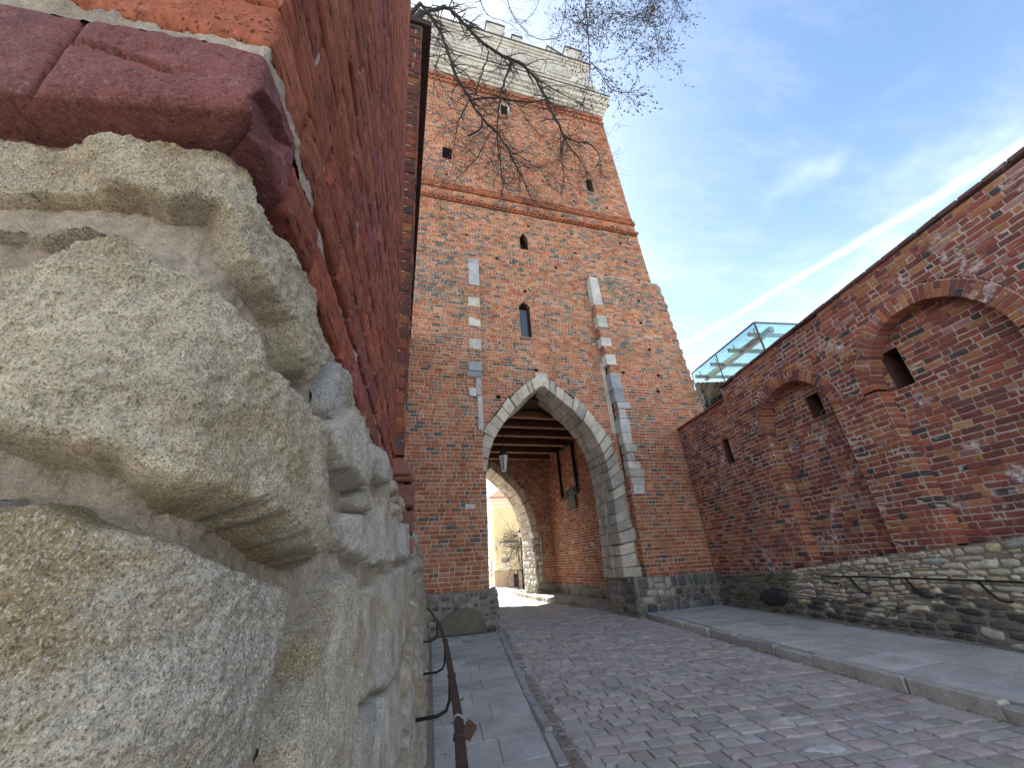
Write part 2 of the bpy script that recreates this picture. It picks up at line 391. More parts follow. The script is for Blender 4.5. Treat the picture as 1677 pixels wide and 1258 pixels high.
def lay(bk, mo, O, U, N, spans, cuts, z0, z1, colf, pitch=.111, joint=.019, thick=.07, open_d=.25, Ls=.275, Lh=.132, mdepth=.013, jp=.004, skip=None, tilt=0., lean=None):
    """courses of alternating stretchers and headers on the plane O + U*u, normal N; lean(z) moves a course along N"""
    O, U, N = (np.asarray(x, float) for x in (O, U, N)); Z = np.array([0, 0, 1.]); n = int(round((z1 - z0) / pitch)); pitch = (z1 - z0) / max(1, n)
    for k in range(n):
        z = z0 + k * pitch; zm = z + pitch / 2; ln = 0 if lean is None else lean(zm)
        sps = minus([(a, b, 0, 0) for a, b in spans(zm)], [c for c in (f(zm) for f in cuts) if c])
        for (a, b, oa, ob) in sps:
            if b - a < .02: continue
            o1 = O + N * (ln - mdepth)
            q = [o1 + U * a + Z * z, o1 + U * b + Z * z, o1 + U * b + Z * (z + pitch), o1 + U * a + Z * (z + pitch)]
            mo.add(q, np.array([[0, 1, 2, 3]]))
            for e, fl in ((a + .012, oa), (b - .012, ob)):
                if fl:
                    q = [o1 + U * e + Z * z, o1 + U * e + Z * (z + pitch), o1 + U * e + Z * (z + pitch) - N * open_d, o1 + U * e + Z * z - N * open_d]
                    mo.add(q, np.array([[0, 1, 2, 3] if e < (a + b) / 2 else [3, 2, 1, 0]]))
            u = a; head = (k % 2 == 0); first = True; off = RNG.uniform(.3, 1.)
            while u < b - .012:
                l = (Lh if head else Ls) * RNG.normal(1, .06)
                if first and a > -90: l = max(.06, l * off); first = False
                if u + l > b - .05: l = b - u
                bl = l - joint * RNG.uniform(.7, 1.25)
                if bl > .02:
                    uc = u + l / 2; c = colf(uc, zm)
                    if c is not None and not (skip and skip(uc, zm, bl)):
                        dd = open_d if (oa and u < a + .01) or (ob and u + l > b - .01) else thick
                        h = pitch - joint * RNG.uniform(.75, 1.2); w_ = max(-.55 * mdepth, RNG.normal(0, jp)); ti = RNG.normal(tilt, .006)
                        Ub = U * math.cos(ti) + Z * math.sin(ti); Vb = Z * math.cos(ti) - U * math.sin(ti)
                        bk.add(O + U * uc + Z * (zm + RNG.normal(0, .0015)) + N * (ln + w_), Ub, Vb, N, bl, h, dd, c)
                u += l; head = not head if RNG.random() > .12 else head
def pick(pal, wts):
    pal = np.array(pal); wts = np.array(wts, float); wts /= wts.sum()
    def f(): return pal[RNG.choice(len(pal), p=wts)] * RNG.uniform(.86, 1.14) * (1 + RNG.normal(0, .03, 3))
    return f
PAL = [(.42, .165, .085), (.38, .135, .072), (.45, .21, .11), (.33, .115, .066), (.46, .23, .15), (.125, .115, .11), (.23, .16, .12), (.29, .15, .11)]
tower_low = pick(PAL, [26, 24, 12, 14, 7, 7, 4, 6]); tower_mid = pick(PAL, [24, 12, 26, 6, 10, 15, 9, 8])
tower_top = pick(PAL, [24, 14, 20, 8, 14, 9, 6, 10]); tower_grey = pick(PAL, [6, 5, 10, 3, 7, 22, 30, 20]); tower_sooty = pick(PAL, [14, 14, 8, 10, 5, 16, 14, 18])
wall_red = pick([(.32, .105, .072), (.27, .085, .066), (.22, .075, .064), (.38, .16, .08), (.42, .20, .09), (.18, .075, .068), (.09, .07, .07), (.34, .18, .16)], [22, 20, 17, 12, 6, 12, 6, 6])
wall_orange = pick([(.42, .17, .08), (.38, .13, .07), (.32, .10, .065), (.28, .09, .065)], [10, 10, 8, 6])
def holes(pts): return [(p[0], p[1]) for p in pts]

# ------------------------------------------------------------------ field stones: a polygon on a surface, raised with a rounded edge
def polydist(P, poly):
    P = np.asarray(P); poly = np.asarray(poly); d = np.full(len(P), 1e9); ins = np.zeros(len(P), bool); n = len(poly)
    for i in range(n):
        a = poly[i]; b = poly[(i + 1) % n]; e = b - a; t = np.clip(((P - a) @ e) / (e @ e + 1e-12), 0, 1)
        d = np.minimum(d, np.linalg.norm(P - a - t[:, None] * e, axis=1))
        with np.errstate(divide='ignore', invalid='ignore'):
            c = ((a[1] > P[:, 1]) != (b[1] > P[:, 1])) & (P[:, 0] < (b[0] - a[0]) * (P[:, 1] - a[1]) / (b[1] - a[1] + 1e-15) + a[0])
        ins ^= c
    return np.where(ins, d, -d)
def stone(surf, poly, step, relief, edge, rough=.006, rfreq=22., warp=.004, dome=.16, back=.03, seed=0, extra=None, fine=.0, facets=0, ledge=.0):
    """surf(s, z) -> points, normals. Returns V, F of one stone whose foot sinks behind the joint"""
    poly = np.asarray(poly, float); lo = poly.min(0) - edge * .35 - step; hi = poly.max(0) + edge * .35 + step
    nu = max(5, int((hi[0] - lo[0]) / step) + 1); nv = max(5, int((hi[1] - lo[1]) / step) + 1)
    u, v = np.meshgrid(np.linspace(lo[0], hi[0], nu), np.linspace(lo[1], hi[1], nv), indexing='ij'); q = np.stack([u.ravel(), v.ravel()], 1)
    sd = polydist(q, poly); q3 = np.column_stack([q, np.full(len(q), seed * 3.7)])
    if warp: sd = sd + warp * fbm(q3, .12 / warp if warp > .004 else 30, 3)
    x = np.clip(sd / edge, 0, 1); prof = np.sqrt(np.clip(1 - (1 - x) ** 2, 0, 1))
    far = np.clip(sd / (max(hi - lo) * .35), 0, 1)
    h = relief * (prof * (1 - dome) + dome * np.sqrt(far))
    if facets:                                       # broken faces: the stone is cut by a few tilted planes
        fr_ = np.random.default_rng(abs(int(seed)) * 13 + 5); c_ = poly.mean(0); ext = (hi - lo) / 2; cut = np.full(len(q), 9.)
        for k in range(facets):
            a_ = fr_.uniform(0, 6.28); dn = np.array([math.cos(a_), math.sin(a_)]); off = fr_.uniform(.25, .75) * (abs(dn) @ ext); tl = fr_.uniform(.12, .55)
            cut = np.minimum(cut, relief * fr_.uniform(.92, 1.05) - tl * np.maximum(0, ((q - c_) @ dn - off)))
        h = np.minimum(h, np.where(sd > 0, np.maximum(cut, relief * .35), 9)) + .0
        lay_ = vnoise(np.column_stack([q[:, 0] * 4 + seed, q[:, 1] * 26, 0 * q[:, 0]])); h = h - ledge * np.clip(lay_ - .25, 0, 1) * np.clip(sd / edge, 0, 1)
    h = h + (rough * fbm(q3, rfreq, 4) + (fine * fbm(q3, rfreq * 9, 2) if fine else 0)) * np.clip(sd / edge * 2, 0, 1)
    if extra is not None: h = h + extra(q, sd)
    h = np.where(sd < 0, np.maximum(-back, sd * 4), h)
    P, Nn = surf(q[:, 0], q[:, 1]); V = P + Nn * h[:, None]
    F = gridF(nu, nv); alive = (sd[F] > -edge * .35 - step * .2).any(1) & (h[F] > -back * .99).any(1)
    F = F[alive]; used = np.unique(F); re = np.full(len(V), -1); re[used] = np.arange(len(used))
    return V[used], re[F]
def planar(O, U, N):
    O, U, N = (np.asarray(x, float) for x in (O, U, N)); Z = np.array([0, 0, 1.])
    def f(s, z):
        s = np.atleast_1d(s); z = np.atleast_1d(z); return O + U * s[:, None] + Z * z[:, None], np.broadcast_to(N, (len(s), 3))
    return f
def rubble_rows(u0, u1, zb, zt, hmin, hmax, wmin, wmax, gap=.014, n_side=3, jag=.16, cc=.14):
    """irregular courses of field stones between zb(u) and zt(u): polygons in (u, z)"""
    out = []; t = 0.; ts = [0.]; H = float(np.mean([zt(u) - zb(u) for u in np.linspace(u0, u1, 9)]))
    while t < 1: t += RNG.uniform(hmin, hmax) / H; ts.append(t)
    ts = np.array(ts) / ts[-1]; ph = RNG.uniform(0, 9, len(ts))
    def edge(k, u):
        zz = zb(u) + (zt(u) - zb(u)) * ts[k]
        if 0 < k < len(ts) - 1: zz += (math.sin(u * 5.1 + ph[k]) * .5 + math.sin(u * 11.3 + 2 * ph[k]) * .5) * jag * hmin
        return zz
    for k in range(len(ts) - 1):
        u = u0 - RNG.uniform(0, wmin)
        while u < u1:
            l = RNG.uniform(wmin, wmax); a = max(u, u0); b = min(u + l, u1); u += l
            if b - a < .06: continue
            sub = [(a, b, 0., 1.)]
            if RNG.random() < .18 and l > 1.4 * wmin: sub = [(a, b, 0., .48), (a, a + (b - a) * .5, .48, 1.), (a + (b - a) * .5, b, .48, 1.)]
            for (a1, b1, t0, t1) in sub:
                zl = lambda uu: edge(k, uu) * (1 - t0) + edge(k + 1, uu) * t0 + gap / 2
                zh = lambda uu: edge(k, uu) * (1 - t1) + edge(k + 1, uu) * t1 - gap / 2
                a2, b2 = a1 + gap / 2, b1 - gap / 2; j = jag * (b2 - a2) * .5; hh = zh((a2 + b2) / 2) - zl((a2 + b2) / 2)
                r = lambda s: RNG.uniform(-abs(s), abs(s))
                if hh < .025 or b2 - a2 < .04: continue
                P = [(a2 + abs(r(j)), zl(a2) + abs(r(cc * hh))), (a2 + (b2 - a2) * .5 + r(j), zl((a2 + b2) / 2) + abs(r(.05 * hh))), (b2 - abs(r(j)), zl(b2) + abs(r(cc * hh))),
                     (b2 - abs(r(j * .5)), (zl(b2) + zh(b2)) / 2), (b2 - abs(r(j)), zh(b2) - abs(r(cc * hh))), (a2 + (b2 - a2) * .5 + r(j), zh((a2 + b2) / 2) - abs(r(.05 * hh))),
                     (a2 + abs(r(j)), zh(a2) - abs(r(cc * hh))), (a2 + abs(r(j * .5)), (zl(a2) + zh(a2)) / 2)]
                out.append(np.array(P))
    return out
def put_stones(parent, surf, polys, colf, mat, relief=.03, edge=.03, step=.045, rough=.008, nobj=300, name='stone'):
    items = []
    for i, p in enumerate(polys):
        c = p.mean(0); P, N = surf(c[0], c[1]); dist = np.linalg.norm(P[0] - CAMP); area = np.prod(p.max(0) - p.min(0))
        items.append((nearest_first(P, N, np.array([area]))[0], p, P[0], dist, c))
    items.sort(key=lambda x: -x[0]); mb = MB()
    for i, (sc, p, P, dist, c) in enumerate(items):
        rl = relief * RNG.uniform(.6, 1.3); st = step * RNG.uniform(.9, 1.1)
        V, F = stone(surf, p, st, rl, edge * RNG.uniform(.7, 1.2) * .7, rough, 14., .008, .15, .03, i, None, 0, 4, .01)
        cl = colf(*c)
        if i < nobj: obj(name, V, F, M[mat + '_o'], parent, None, True, cl)
        else: mb.add(V, F, cl)
    if mb.n: tag(mb.build('rubble', M[mat + '_a'], parent, True), kind='stuff')
# ================================================================== SETTING: ground, road, pavements
RD = np.array([.125, .992, 0]); RD /= np.linalg.norm(RD); RN = np.array([RD[1], -RD[0], 0])       # along / across the street
def lerp(x, tab): return np.interp(x, [a for a, _ in tab], [b for _, b in tab])
KL = [(-6, .35), (0, .82), (3.85, 1.47), (7, 1.98), (11, 2.66), (13, 2.75), (21, 3.2), (30, 3.2), (60, 4)]      # kerb line on the left, x(y)
KR = [(-6, 4.35), (0, 5.0), (2.95, 5.38), (6.4, 5.9), (10.6, 6.62), (12.5, 6.72), (14, 6.35), (18, 6.0), (22, 6.1), (26, 7.0), (60, 13)]
WF = lambda y: .065 + .078 * y                                                                  # foot of the near wall
WP0 = np.array([8.14, 4.15, 0.]); WD = np.array([1.09, 6.58, 0.]); WD /= np.linalg.norm(WD); WN = np.array([-WD[1], WD[0], 0.])
def wallx(y): return WP0[0] + (y - WP0[1]) * WD[0] / WD[1]
def ribbon(name, f0, f1, ys, dz, mat, parent=None):
    V = []
    for y in ys:
        a, b = f0(y), f1(y)
        for t in np.linspace(0, 1, 7): V.append((a + (b - a) * t, y, GZ(y) + dz))
    return obj(name, V, gridF(len(ys), 7), M[mat], parent)
o = obj('ground', [(-900, -900, -.35), (900, -900, -.35), (900, 900, -.35), (-900, 900, -.35)], np.array([[0, 1, 2, 3]]), M['ground']); tag(o, kind='structure')
ys = np.linspace(-9, 60, 140)
road = tag(ribbon('road', lambda y: lerp(y, KL) - .1, lambda y: lerp(y, KR) + .1, ys, -.052, 'roadbed'), kind='structure')
pavl = tag(ribbon('left_pavement', lambda y: WF(y) - .5, lambda y: lerp(y, KL), ys[ys < 11], -.001, 'dirt'), kind='structure')
pavr = tag(ribbon('right_pavement', lambda y: lerp(y, KR) + .02, lambda y: 11.0 if y > 10.7 else wallx(y) + .3, ys[ys < 23], .02, 'dirt'), kind='structure')
tag(ribbon('square', lambda y: -25, lambda y: 45, np.linspace(21.8, 60, 30), -.056, 'dirt'), kind='structure')
V = []
for y in np.linspace(-2, 10.5, 160):                 # sand washed up along the foot of the right wall
    for t_ in np.linspace(0, 1, 7):
        V.append((wallx(y) - .30 + .36 * t_, y, GZ(y) + .078 + .022 * t_ + .006 * math.sin(y * 9 + t_ * 5) * math.sin(y * 3.1)))
V = np.array(V); V[:, 2] += .008 * fbm(V, 6, 3); obj('sand_strip', V, gridF(160, 7), M['dirt'], pavr, None, True)
# setts, each a stone of its own
sett = Bricks(); settcol = pick([(.41, .37, .35), (.42, .382, .36), (.39, .352, .338), (.435, .398, .37), (.45, .415, .38), (.36, .325, .315)], [28, 24, 20, 14, 5, 6])
Zv = np.array([0, 0, 1.])
def put_sett(x, y, l, h, c, rot=0., dz=0.):
    U = RN * math.cos(rot) + RD * math.sin(rot); V = RD * math.cos(rot) - RN * math.sin(rot)
    t = RNG.normal(0, .012, 2); N = Zv + U * t[0] + V * t[1]; N /= np.linalg.norm(N)
    sett.add(np.array([x, y, GZ(y) - .034 + RNG.normal(0, .0035) + dz]), U, V, N, l, h, .06, c)
t = -7.0; row = 0
missing = [onZ(1290, 1180)[:2], onZ(1345, 1218)[:2], onZ(1375, 1225)[:2], onZ(1265, 1165)[:2]]
while t < 27:
    hgt = RNG.uniform(.155, .205) if t < 16 else .2
    wob = RNG.uniform(-.02, .02, 2)
    u = -2.2 - RNG.uniform(0, .3)
    while u < 7:
        l = RNG.choice([.17, .2, .23, .26, .3], p=[.12, .2, .28, .26, .14]); uc = u + l / 2
        p = RD * (t + hgt / 2 + .015 * math.sin(uc * 2 + row)) + RN * uc + np.array([1.5, 0, 0]); u += l
        a, b_ = lerp(p[1], KL) + .19, lerp(p[1], KR) - .02
        if p[0] - l / 2 < a - .05 or p[0] + l / 2 > b_ + .07: continue
        if min(np.linalg.norm(p[:2] - m_) for m_ in missing) < .13: continue
        put_sett(p[0], p[1], l - RNG.uniform(.012, .022), hgt - RNG.uniform(.012, .022), settcol(), RNG.normal(0, .02))
    t += hgt; row += 1
y = -6.
while y < 20:                                   # gutter row of longer stones by the left kerb
    l = RNG.uniform(.2, .42); x = lerp(y + l / 2, KL) + .085
    sett.add(np.array([x, y + l / 2, GZ(y) - .045 + RNG.normal(0, .004)]), RD, RN, Zv, l - .018, .135, .05, np.array([.31, .275, .25]) * RNG.uniform(.75, 1.1)); y += l
sett.build(road, 'sett', 300, (3, 3), .012, .003, None, 'cobble', 'cobbles', (4, 4))
for (px_, py_, s_) in ((1290, 1178, .26), (1350, 1222, .22)):           # mortar patches where setts are gone
    c = onZ(px_, py_); P = planar(np.zeros(3), RN, Zv)
    surf = lambda s, z, c=c: (np.column_stack([c[0] + s, c[1] + z, np.full(len(s), GZ(c[1]) - .045)]), np.broadcast_to(Zv, (len(s), 3)))
    poly = np.array([(math.cos(a) * s_ * RNG.uniform(.5, 1), math.sin(a) * s_ * .5 * RNG.uniform(.6, 1)) for a in np.linspace(0, 6.28, 10)[:-1]])
    V, F = stone(surf, poly, .02, .016, .08, .006, 20, .01, .3, .01, 3)
    obj('mortar_patch', V, F, M['kerb'], road, None, True, (.56, .57, .53))
# kerb stones and slabs
def kerb_row(parent, tab, side, y0, y1, wid, top, cols, lmin=.55, lmax=1.2, jit=.012):
    y = y0
    while y < y1:
        l = RNG.uniform(lmin, lmax); e = min(y + l, y1 + .3); a, b = y + .008, e - .008; x0, x1 = lerp(a, tab), lerp(b, tab); tt = top + RNG.normal(0, .008)
        c8 = [(x0 - (wid if side < 0 else 0), a, GZ(a) - .15), (x0 + (0 if side < 0 else wid), a, GZ(a) - .15), (x1 - (wid if side < 0 else 0), b, GZ(b) - .15), (x1 + (0 if side < 0 else wid), b, GZ(b) - .15)]
        c8 = c8 + [(p[0] + RNG.normal(0, jit), p[1], p[2] + .15 + tt + RNG.normal(0, jit * .5)) for p in c8]
        V, F = rblock(c8, .018); c = np.array(random.choice(cols)) * RNG.uniform(.85, 1.12)
        obj('kerb_stone', V, F, M['kerb'], parent, None, False, c); y = e
kerb_row(pavl, KL, -1, -4, 10.4, .115, .012, [(.36, .36, .35), (.39, .38, .36), (.33, .33, .325)])
kerb_row(pavr, KR, 1, -4, 12.0, .16, .09, [(.43, .41, .365), (.38, .365, .335), (.47, .45, .40)], .5, 1.3, .022)
kerb_row(pavr, KR, 1, 12.0, 24, .28, .10, [(.36, .34, .28), (.30, .28, .24)], .25, .5, .02)
def slabs(parent, x0f, x1f, y0, y1, row, nsplit, top, cols, joint=.007):
    y = y0; k = 0
    while y < y1:
        e = y + row * RNG.uniform(.9, 1.1); a, b = y + joint / 2, e - joint / 2
        xs = [0.] + sorted((i + 1) / nsplit + (.18 if k % 2 else -.12) / nsplit + RNG.uniform(-.03, .03) for i in range(nsplit - 1)) + [1.]
        tl = RNG.normal(0, .0025, 2)
        for i in range(nsplit):
            def X(yy, s): return x0f(yy) + (x1f(yy) - x0f(yy)) * s
            g = joint / 2 / max(.3, x1f(a) - x0f(a)); s0, s1 = xs[i] + g, xs[i + 1] - g
            c4 = [(X(a, s0), a), (X(a, s1), a), (X(b, s0), b), (X(b, s1), b)]
            c8 = [(p[0], p[1], GZ(p[1]) - .05) for p in c4] + [(p[0], p[1], GZ(p[1]) + top + RNG.normal(0, .002)) for p in c4]
            V, F = rblock(c8, .003); c = np.array(random.choice(cols)) * RNG.uniform(.86, 1.1)
            obj('paving_slab', V, F, M['slab'], parent, None, False, c)
        y = e; k += 1
SLC = [(.46, .465, .44), (.43, .435, .415), (.485, .485, .455)]
slabs(pavl, lambda y: WF(y) + .02, lambda y: lerp(y, KL) - .125, -1.5, 10.45, .5, 2, .004, SLC)
slabs(pavr, lambda y: lerp(y, KR) + .20, lambda y: wallx(y) - .22, -1.5, 10.4, .62, 2, .086, [(.49, .50, .485), (.46, .475, .46), (.51, .515, .495)], .014)
slabs(pavr, lambda y: lerp(y, KR) + .30, lambda y: 7.58, 12.3, 19.4, .7, 1, .10, [(.33, .32, .29)], .008)

# ================================================================== NEAR WALL: brick on a rubble base, its corner beside the camera
ZB = 1.964                                              # underside of the brickwork
def wrap_surf(Af, Bf, corner, r):
    def S(s, z):
        s = np.atleast_1d(np.asarray(s, float)); z = np.broadcast_to(np.asarray(z, float), s.shape); q = np.sqrt(s * s + r * r)
        return corner(z) + Af * ((q - s) / 2)[:, None] + Bf * ((q + s) / 2)[:, None]
    def f(s, z):
        s = np.atleast_1d(np.asarray(s, float)); z = np.broadcast_to(np.asarray(z, float), s.shape); P = S(s, z); e = 1e-4
        N = np.cross(S(s + e, z) - S(s - e, z), S(s, z + e) - S(s, z - e)); N /= np.linalg.norm(N, axis=1)[:, None]
        return P, N
    return f
TILT = .20      # the lowest course thickens away from the corner
Ad = np.array([-1, .17, 0.]); Ad /= np.linalg.norm(Ad); B1 = np.array([.078, 1, 0.]); B1 /= np.linalg.norm(B1); B2 = np.array([.058, 1, 0.]); B2 /= np.linalg.norm(B2)
def corner1(z):
    zr = z - 1.5; x = (-.17 - .11 * zr + .078 * .311) / (1 + .078 * .17); return np.column_stack([x, .345 - .17 * (x + .2), z])
def corner2(z):
    zr = z - 1.5; x = (-.183 - .04 * (zr - .5) + .058 * (.30 - .0306 - .3)) / (1 + .058 * .17); return np.column_stack([x, .30 - .17 * (x + .18), z])
S1 = wrap_surf(Ad, B1, corner1, .09); S2_ = wrap_surf(Ad, B2, corner2, .012)
def S2(s, z):
    s = np.atleast_1d(np.asarray(s, float)); z = np.broadcast_to(np.asarray(z, float), s.shape)
    return S2_(s, z + TILT * np.maximum(0, -s) * np.clip((z - ZB) / .113, 0, 1))
Ad2 = 0
near = empty('brick_wall', (-.4, 1, 0), 'tall old brick wall on a rough limestone base, its weathered corner filling the left side', 'wall')
def invert(px, S, h, s_rng=(-.9, 3.2), z_rng=(.95, 2.1)):
    s, z = np.meshgrid(np.linspace(*s_rng, 160), np.linspace(*z_rng, 60), indexing='ij'); s = s.ravel(); z = z.ravel()
    P, N = S(s, z); uv, ok = proj(P + N * h); vis = np.sum(N * (CAMP - P), axis=1) > 0; out = []
    for p in px:
        d = np.where(ok & vis, np.sum((uv - p) ** 2, axis=1), 1e12); i = int(np.argmin(d)); q = np.array([s[i], z[i]]); best = (d[i], q.copy())
        for it in range(12):
            def g(q): P, N = S(q[:1], q[1:]); return proj(P + N * h)[0][0]
            f0 = g(q); e = 1e-4; J = np.column_stack([(g(q + [e, 0]) - f0) / e, (g(q + [0, e]) - f0) / e]); r = f0 - p
            if r @ r < best[0]: best = (r @ r, q.copy())
            try: dq = np.linalg.solve(J.T @ J + 1e-3 * np.eye(2), J.T @ r)
            except Exception: break
            q = q - np.clip(dq, -.05, .05)
        out.append(best[1])
    return np.array(out)
# joints of the stone base
sn = np.unique(np.concatenate([np.linspace(-1.2, -.6, 30), np.linspace(-.6, 1.1, 480), np.geomspace(1.1, 10.6, 130)]))
zn = np.unique(np.concatenate([np.linspace(-.05, 1.2, 40), np.linspace(1.2, 2.0, 250)]))
s, z = np.meshgrid(sn, zn, indexing='ij'); q3 = np.column_stack([s.ravel(), z.ravel(), 0 * s.ravel()])
P, N = S1(s.ravel(), z.ravel()); h = -.009 + .007 * fbm(q3, 5, 3) + .0045 * fbm(q3, 24, 4) + .0022 * fbm(q3, 110, 3) - .006 * np.clip(fbm(q3, 30, 3) - .55, 0, 1)
obj('mortar', P + N * h[:, None], gridF(len(sn), len(zn)), M['near_mortar'], near, None, True)
# stones traced one by one: outline in the photograph, standing height over the joint, edge width, colour
CREAM, GREY, WARM, PALE = (.47, .395, .285), (.42, .375, .305), (.46, .365, .235), (.49, .44, .36)
NEAR_STONES = [
 ([(-60, 190), (0, 208), (67, 222), (160, 212), (247, 232), (300, 243), (367, 245), (402, 260), (424, 298), (428, 335), (442, 375), (476, 414), (495, 446), (519, 489), (533, 527), (552, 570), (548, 600), (531, 618), (514, 627), (497, 602), (489, 575), (478, 530), (448, 491), (420, 455), (394, 425), (368, 372), (350, 340), (337, 337), (267, 332), (187, 319), (127, 309), (33, 296), (-60, 290)], .036, .022, (.46, .385, .275)),
 ([(-60, 405), (0, 412), (50, 414), (100, 395), (150, 386), (210, 385), (240, 412), (270, 434), (320, 456), (352, 480), (400, 530), (424, 555), (430, 605), (470, 633), (502, 668), (533, 704), (563, 772), (566, 851), (557, 900), (538, 914), (502, 900), (450, 860), (397, 833), (345, 803), (293, 787), (235, 761), (193, 744), (105, 730), (0, 724), (-60, 724)], .060, .055, CREAM),
 ([(-60, 802), (0, 804), (52, 801), (105, 809), (167, 838), (251, 856), (293, 877), (335, 906), (387, 924), (450, 950), (480, 966), (490, 1002), (482, 1050), (466, 1091), (456, 1128), (452, 1175), (444, 1217), (437, 1258), (425, 1330), (300, 1360), (-60, 1360)], .045, .035, GREY),
 ([(572, 932), (587, 951), (603, 968), (606, 990), (603, 1010), (599, 1040), (593, 1090), (590, 1120), (583, 1160), (578, 1195), (566, 1244), (560, 1330), (480, 1330), (484, 1258), (487, 1209), (497, 1150), (510, 1095), (511, 1055), (514, 1031), (532, 1005), (545, 978), (560, 945)], .036, .035, (.46, .405, .31)),
 ([(609, 985), (618, 960), (634, 941), (652, 930), (671, 921), (678, 927), (680, 947), (676, 968), (670, 990), (668, 1031), (655, 1067), (650, 1102), (636, 1121), (620, 1135), (602, 1143), (594, 1112), (602, 1040), (607, 1010)], .035, .03, (.44, .40, .33)),
 ([(537, 701), (549, 690), (562, 678), (576, 667), (588, 675), (602, 692), (614, 718), (616, 740), (613, 785), (598, 796), (587, 789), (572, 778), (562, 766), (556, 750), (545, 730)], .050, .03, PALE),
 ([(618, 722), (628, 738), (637, 756), (642, 776), (638, 793), (632, 795), (620, 778), (617, 750)], .045, .022, (.44, .42, .36)),
 ([(555, 590), (571, 612), (580, 636), (584, 660), (576, 667), (560, 678), (548, 690), (540, 670), (542, 640), (549, 612)], .030, .02, (.40, .38, .35)),
 ([(584, 810), (602, 800), (613, 812), (613, 832), (596, 836), (588, 830)], .038, .015, (.40, .36, .30)),
 ([(575, 838), (590, 838), (604, 855), (613, 872), (617, 892), (615, 906), (604, 915), (588, 910), (572, 900), (566, 880), (567, 858)], .028, .04, (.50, .47, .42)),
 ([(622, 815), (636, 824), (645, 840), (652, 860), (653, 890), (648, 913), (640, 924), (624, 925), (617, 912), (620, 890), (617, 868), (615, 845)], .050, .025, (.42, .39, .32)),
 ([(654, 845), (663, 858), (676, 862), (683, 880), (683, 903), (674, 914), (658, 916), (653, 900), (656, 875)], .060, .03, (.40, .385, .36)),
 ([(-40, 366), (20, 366), (60, 372), (110, 366), (165, 374), (135, 384), (92, 391), (60, 398), (20, 384), (-40, 380)], .016, .014, (.42, .37, .31)),
 ([(625, 1140), (642, 1122), (655, 1105), (662, 1130), (660, 1175), (652, 1230), (640, 1300), (622, 1330), (612, 1280), (618, 1200)], .030, .02, (.47, .44, .38)),
 ([(588, 1160), (600, 1150), (616, 1146), (612, 1190), (606, 1250), (598, 1330), (574, 1330), (578, 1240), (584, 1195)], .018, .02, (.36, .33, .29)),
]
traced = []
for i, (poly, rl, ed, c) in enumerate(NEAR_STONES):
    q = invert(np.array(poly, float), S1, rl * .75); traced.append(q)
    pc = S1(q[:, 0].mean()[None], q[:, 1].mean()[None])[0][0]; dist = np.linalg.norm(pc - CAMP)
    def grooves(qq, sd, i=i):
        if i != 1: return 0 * sd          # the big stone is fluted by rain on its right half
        a = np.clip((qq[:, 0] + .1) / .15, 0, 1); return .0032 * a * np.clip(sd / .02, 0, 1) * vnoise(np.column_stack([qq[:, 0] * 55, qq[:, 1] * 5, 0 * sd]))
    V, F = stone(S1, q, max(.0022, dist * .0050), rl, min(ed * .36, .014), .0040 if rl > .03 else .0034, 19, .009, .05, .03, i, grooves, .0032, (6, 5, 6)[min(i, 2)], .006)
    obj('stone', V, F, M['near_stone'], near, None, True, c)
def clear(p):
    g = np.concatenate([p, p * .5 + p.mean(0) * .5, p.mean(0)[None]])
    return not any((polydist(g, t) > -.004).mean() > .12 for t in traced)
def stonec(s, z):
    k = RNG.random(); c = np.array(CREAM if k < .35 else GREY if k < .7 else WARM if k < .8 else PALE); return c * RNG.uniform(.8, 1.1)
allp = rubble_rows(-1.1, 10.4, lambda u: .02, lambda u: 1.93, .13, .27, .2, .5, .022)
fill = [p for p in allp if (p[:, 0].min() > 1.15 or p[:, 1].max() < 1.30 or p[:, 0].max() < -.42) and clear(p)]
for p in fill:
    P, N = S1(p.mean(0)[:1], p.mean(0)[1:]); dist = np.linalg.norm(P[0] - CAMP); far = p[:, 0].mean()
    rl = RNG.uniform(.02, .05) * (1.5 if 2 < far < 5 and p[:, 1].mean() > 1.5 else 1)
    V, F = stone(S1, p, np.clip(dist * .010, .007, .06), rl, .02, .006, 13, .008, .12, .03, int(far * 91), None, .001, 5, .006)
    obj('stone', V, F, M['near_stone'], near, None, True, stonec(0, 0))
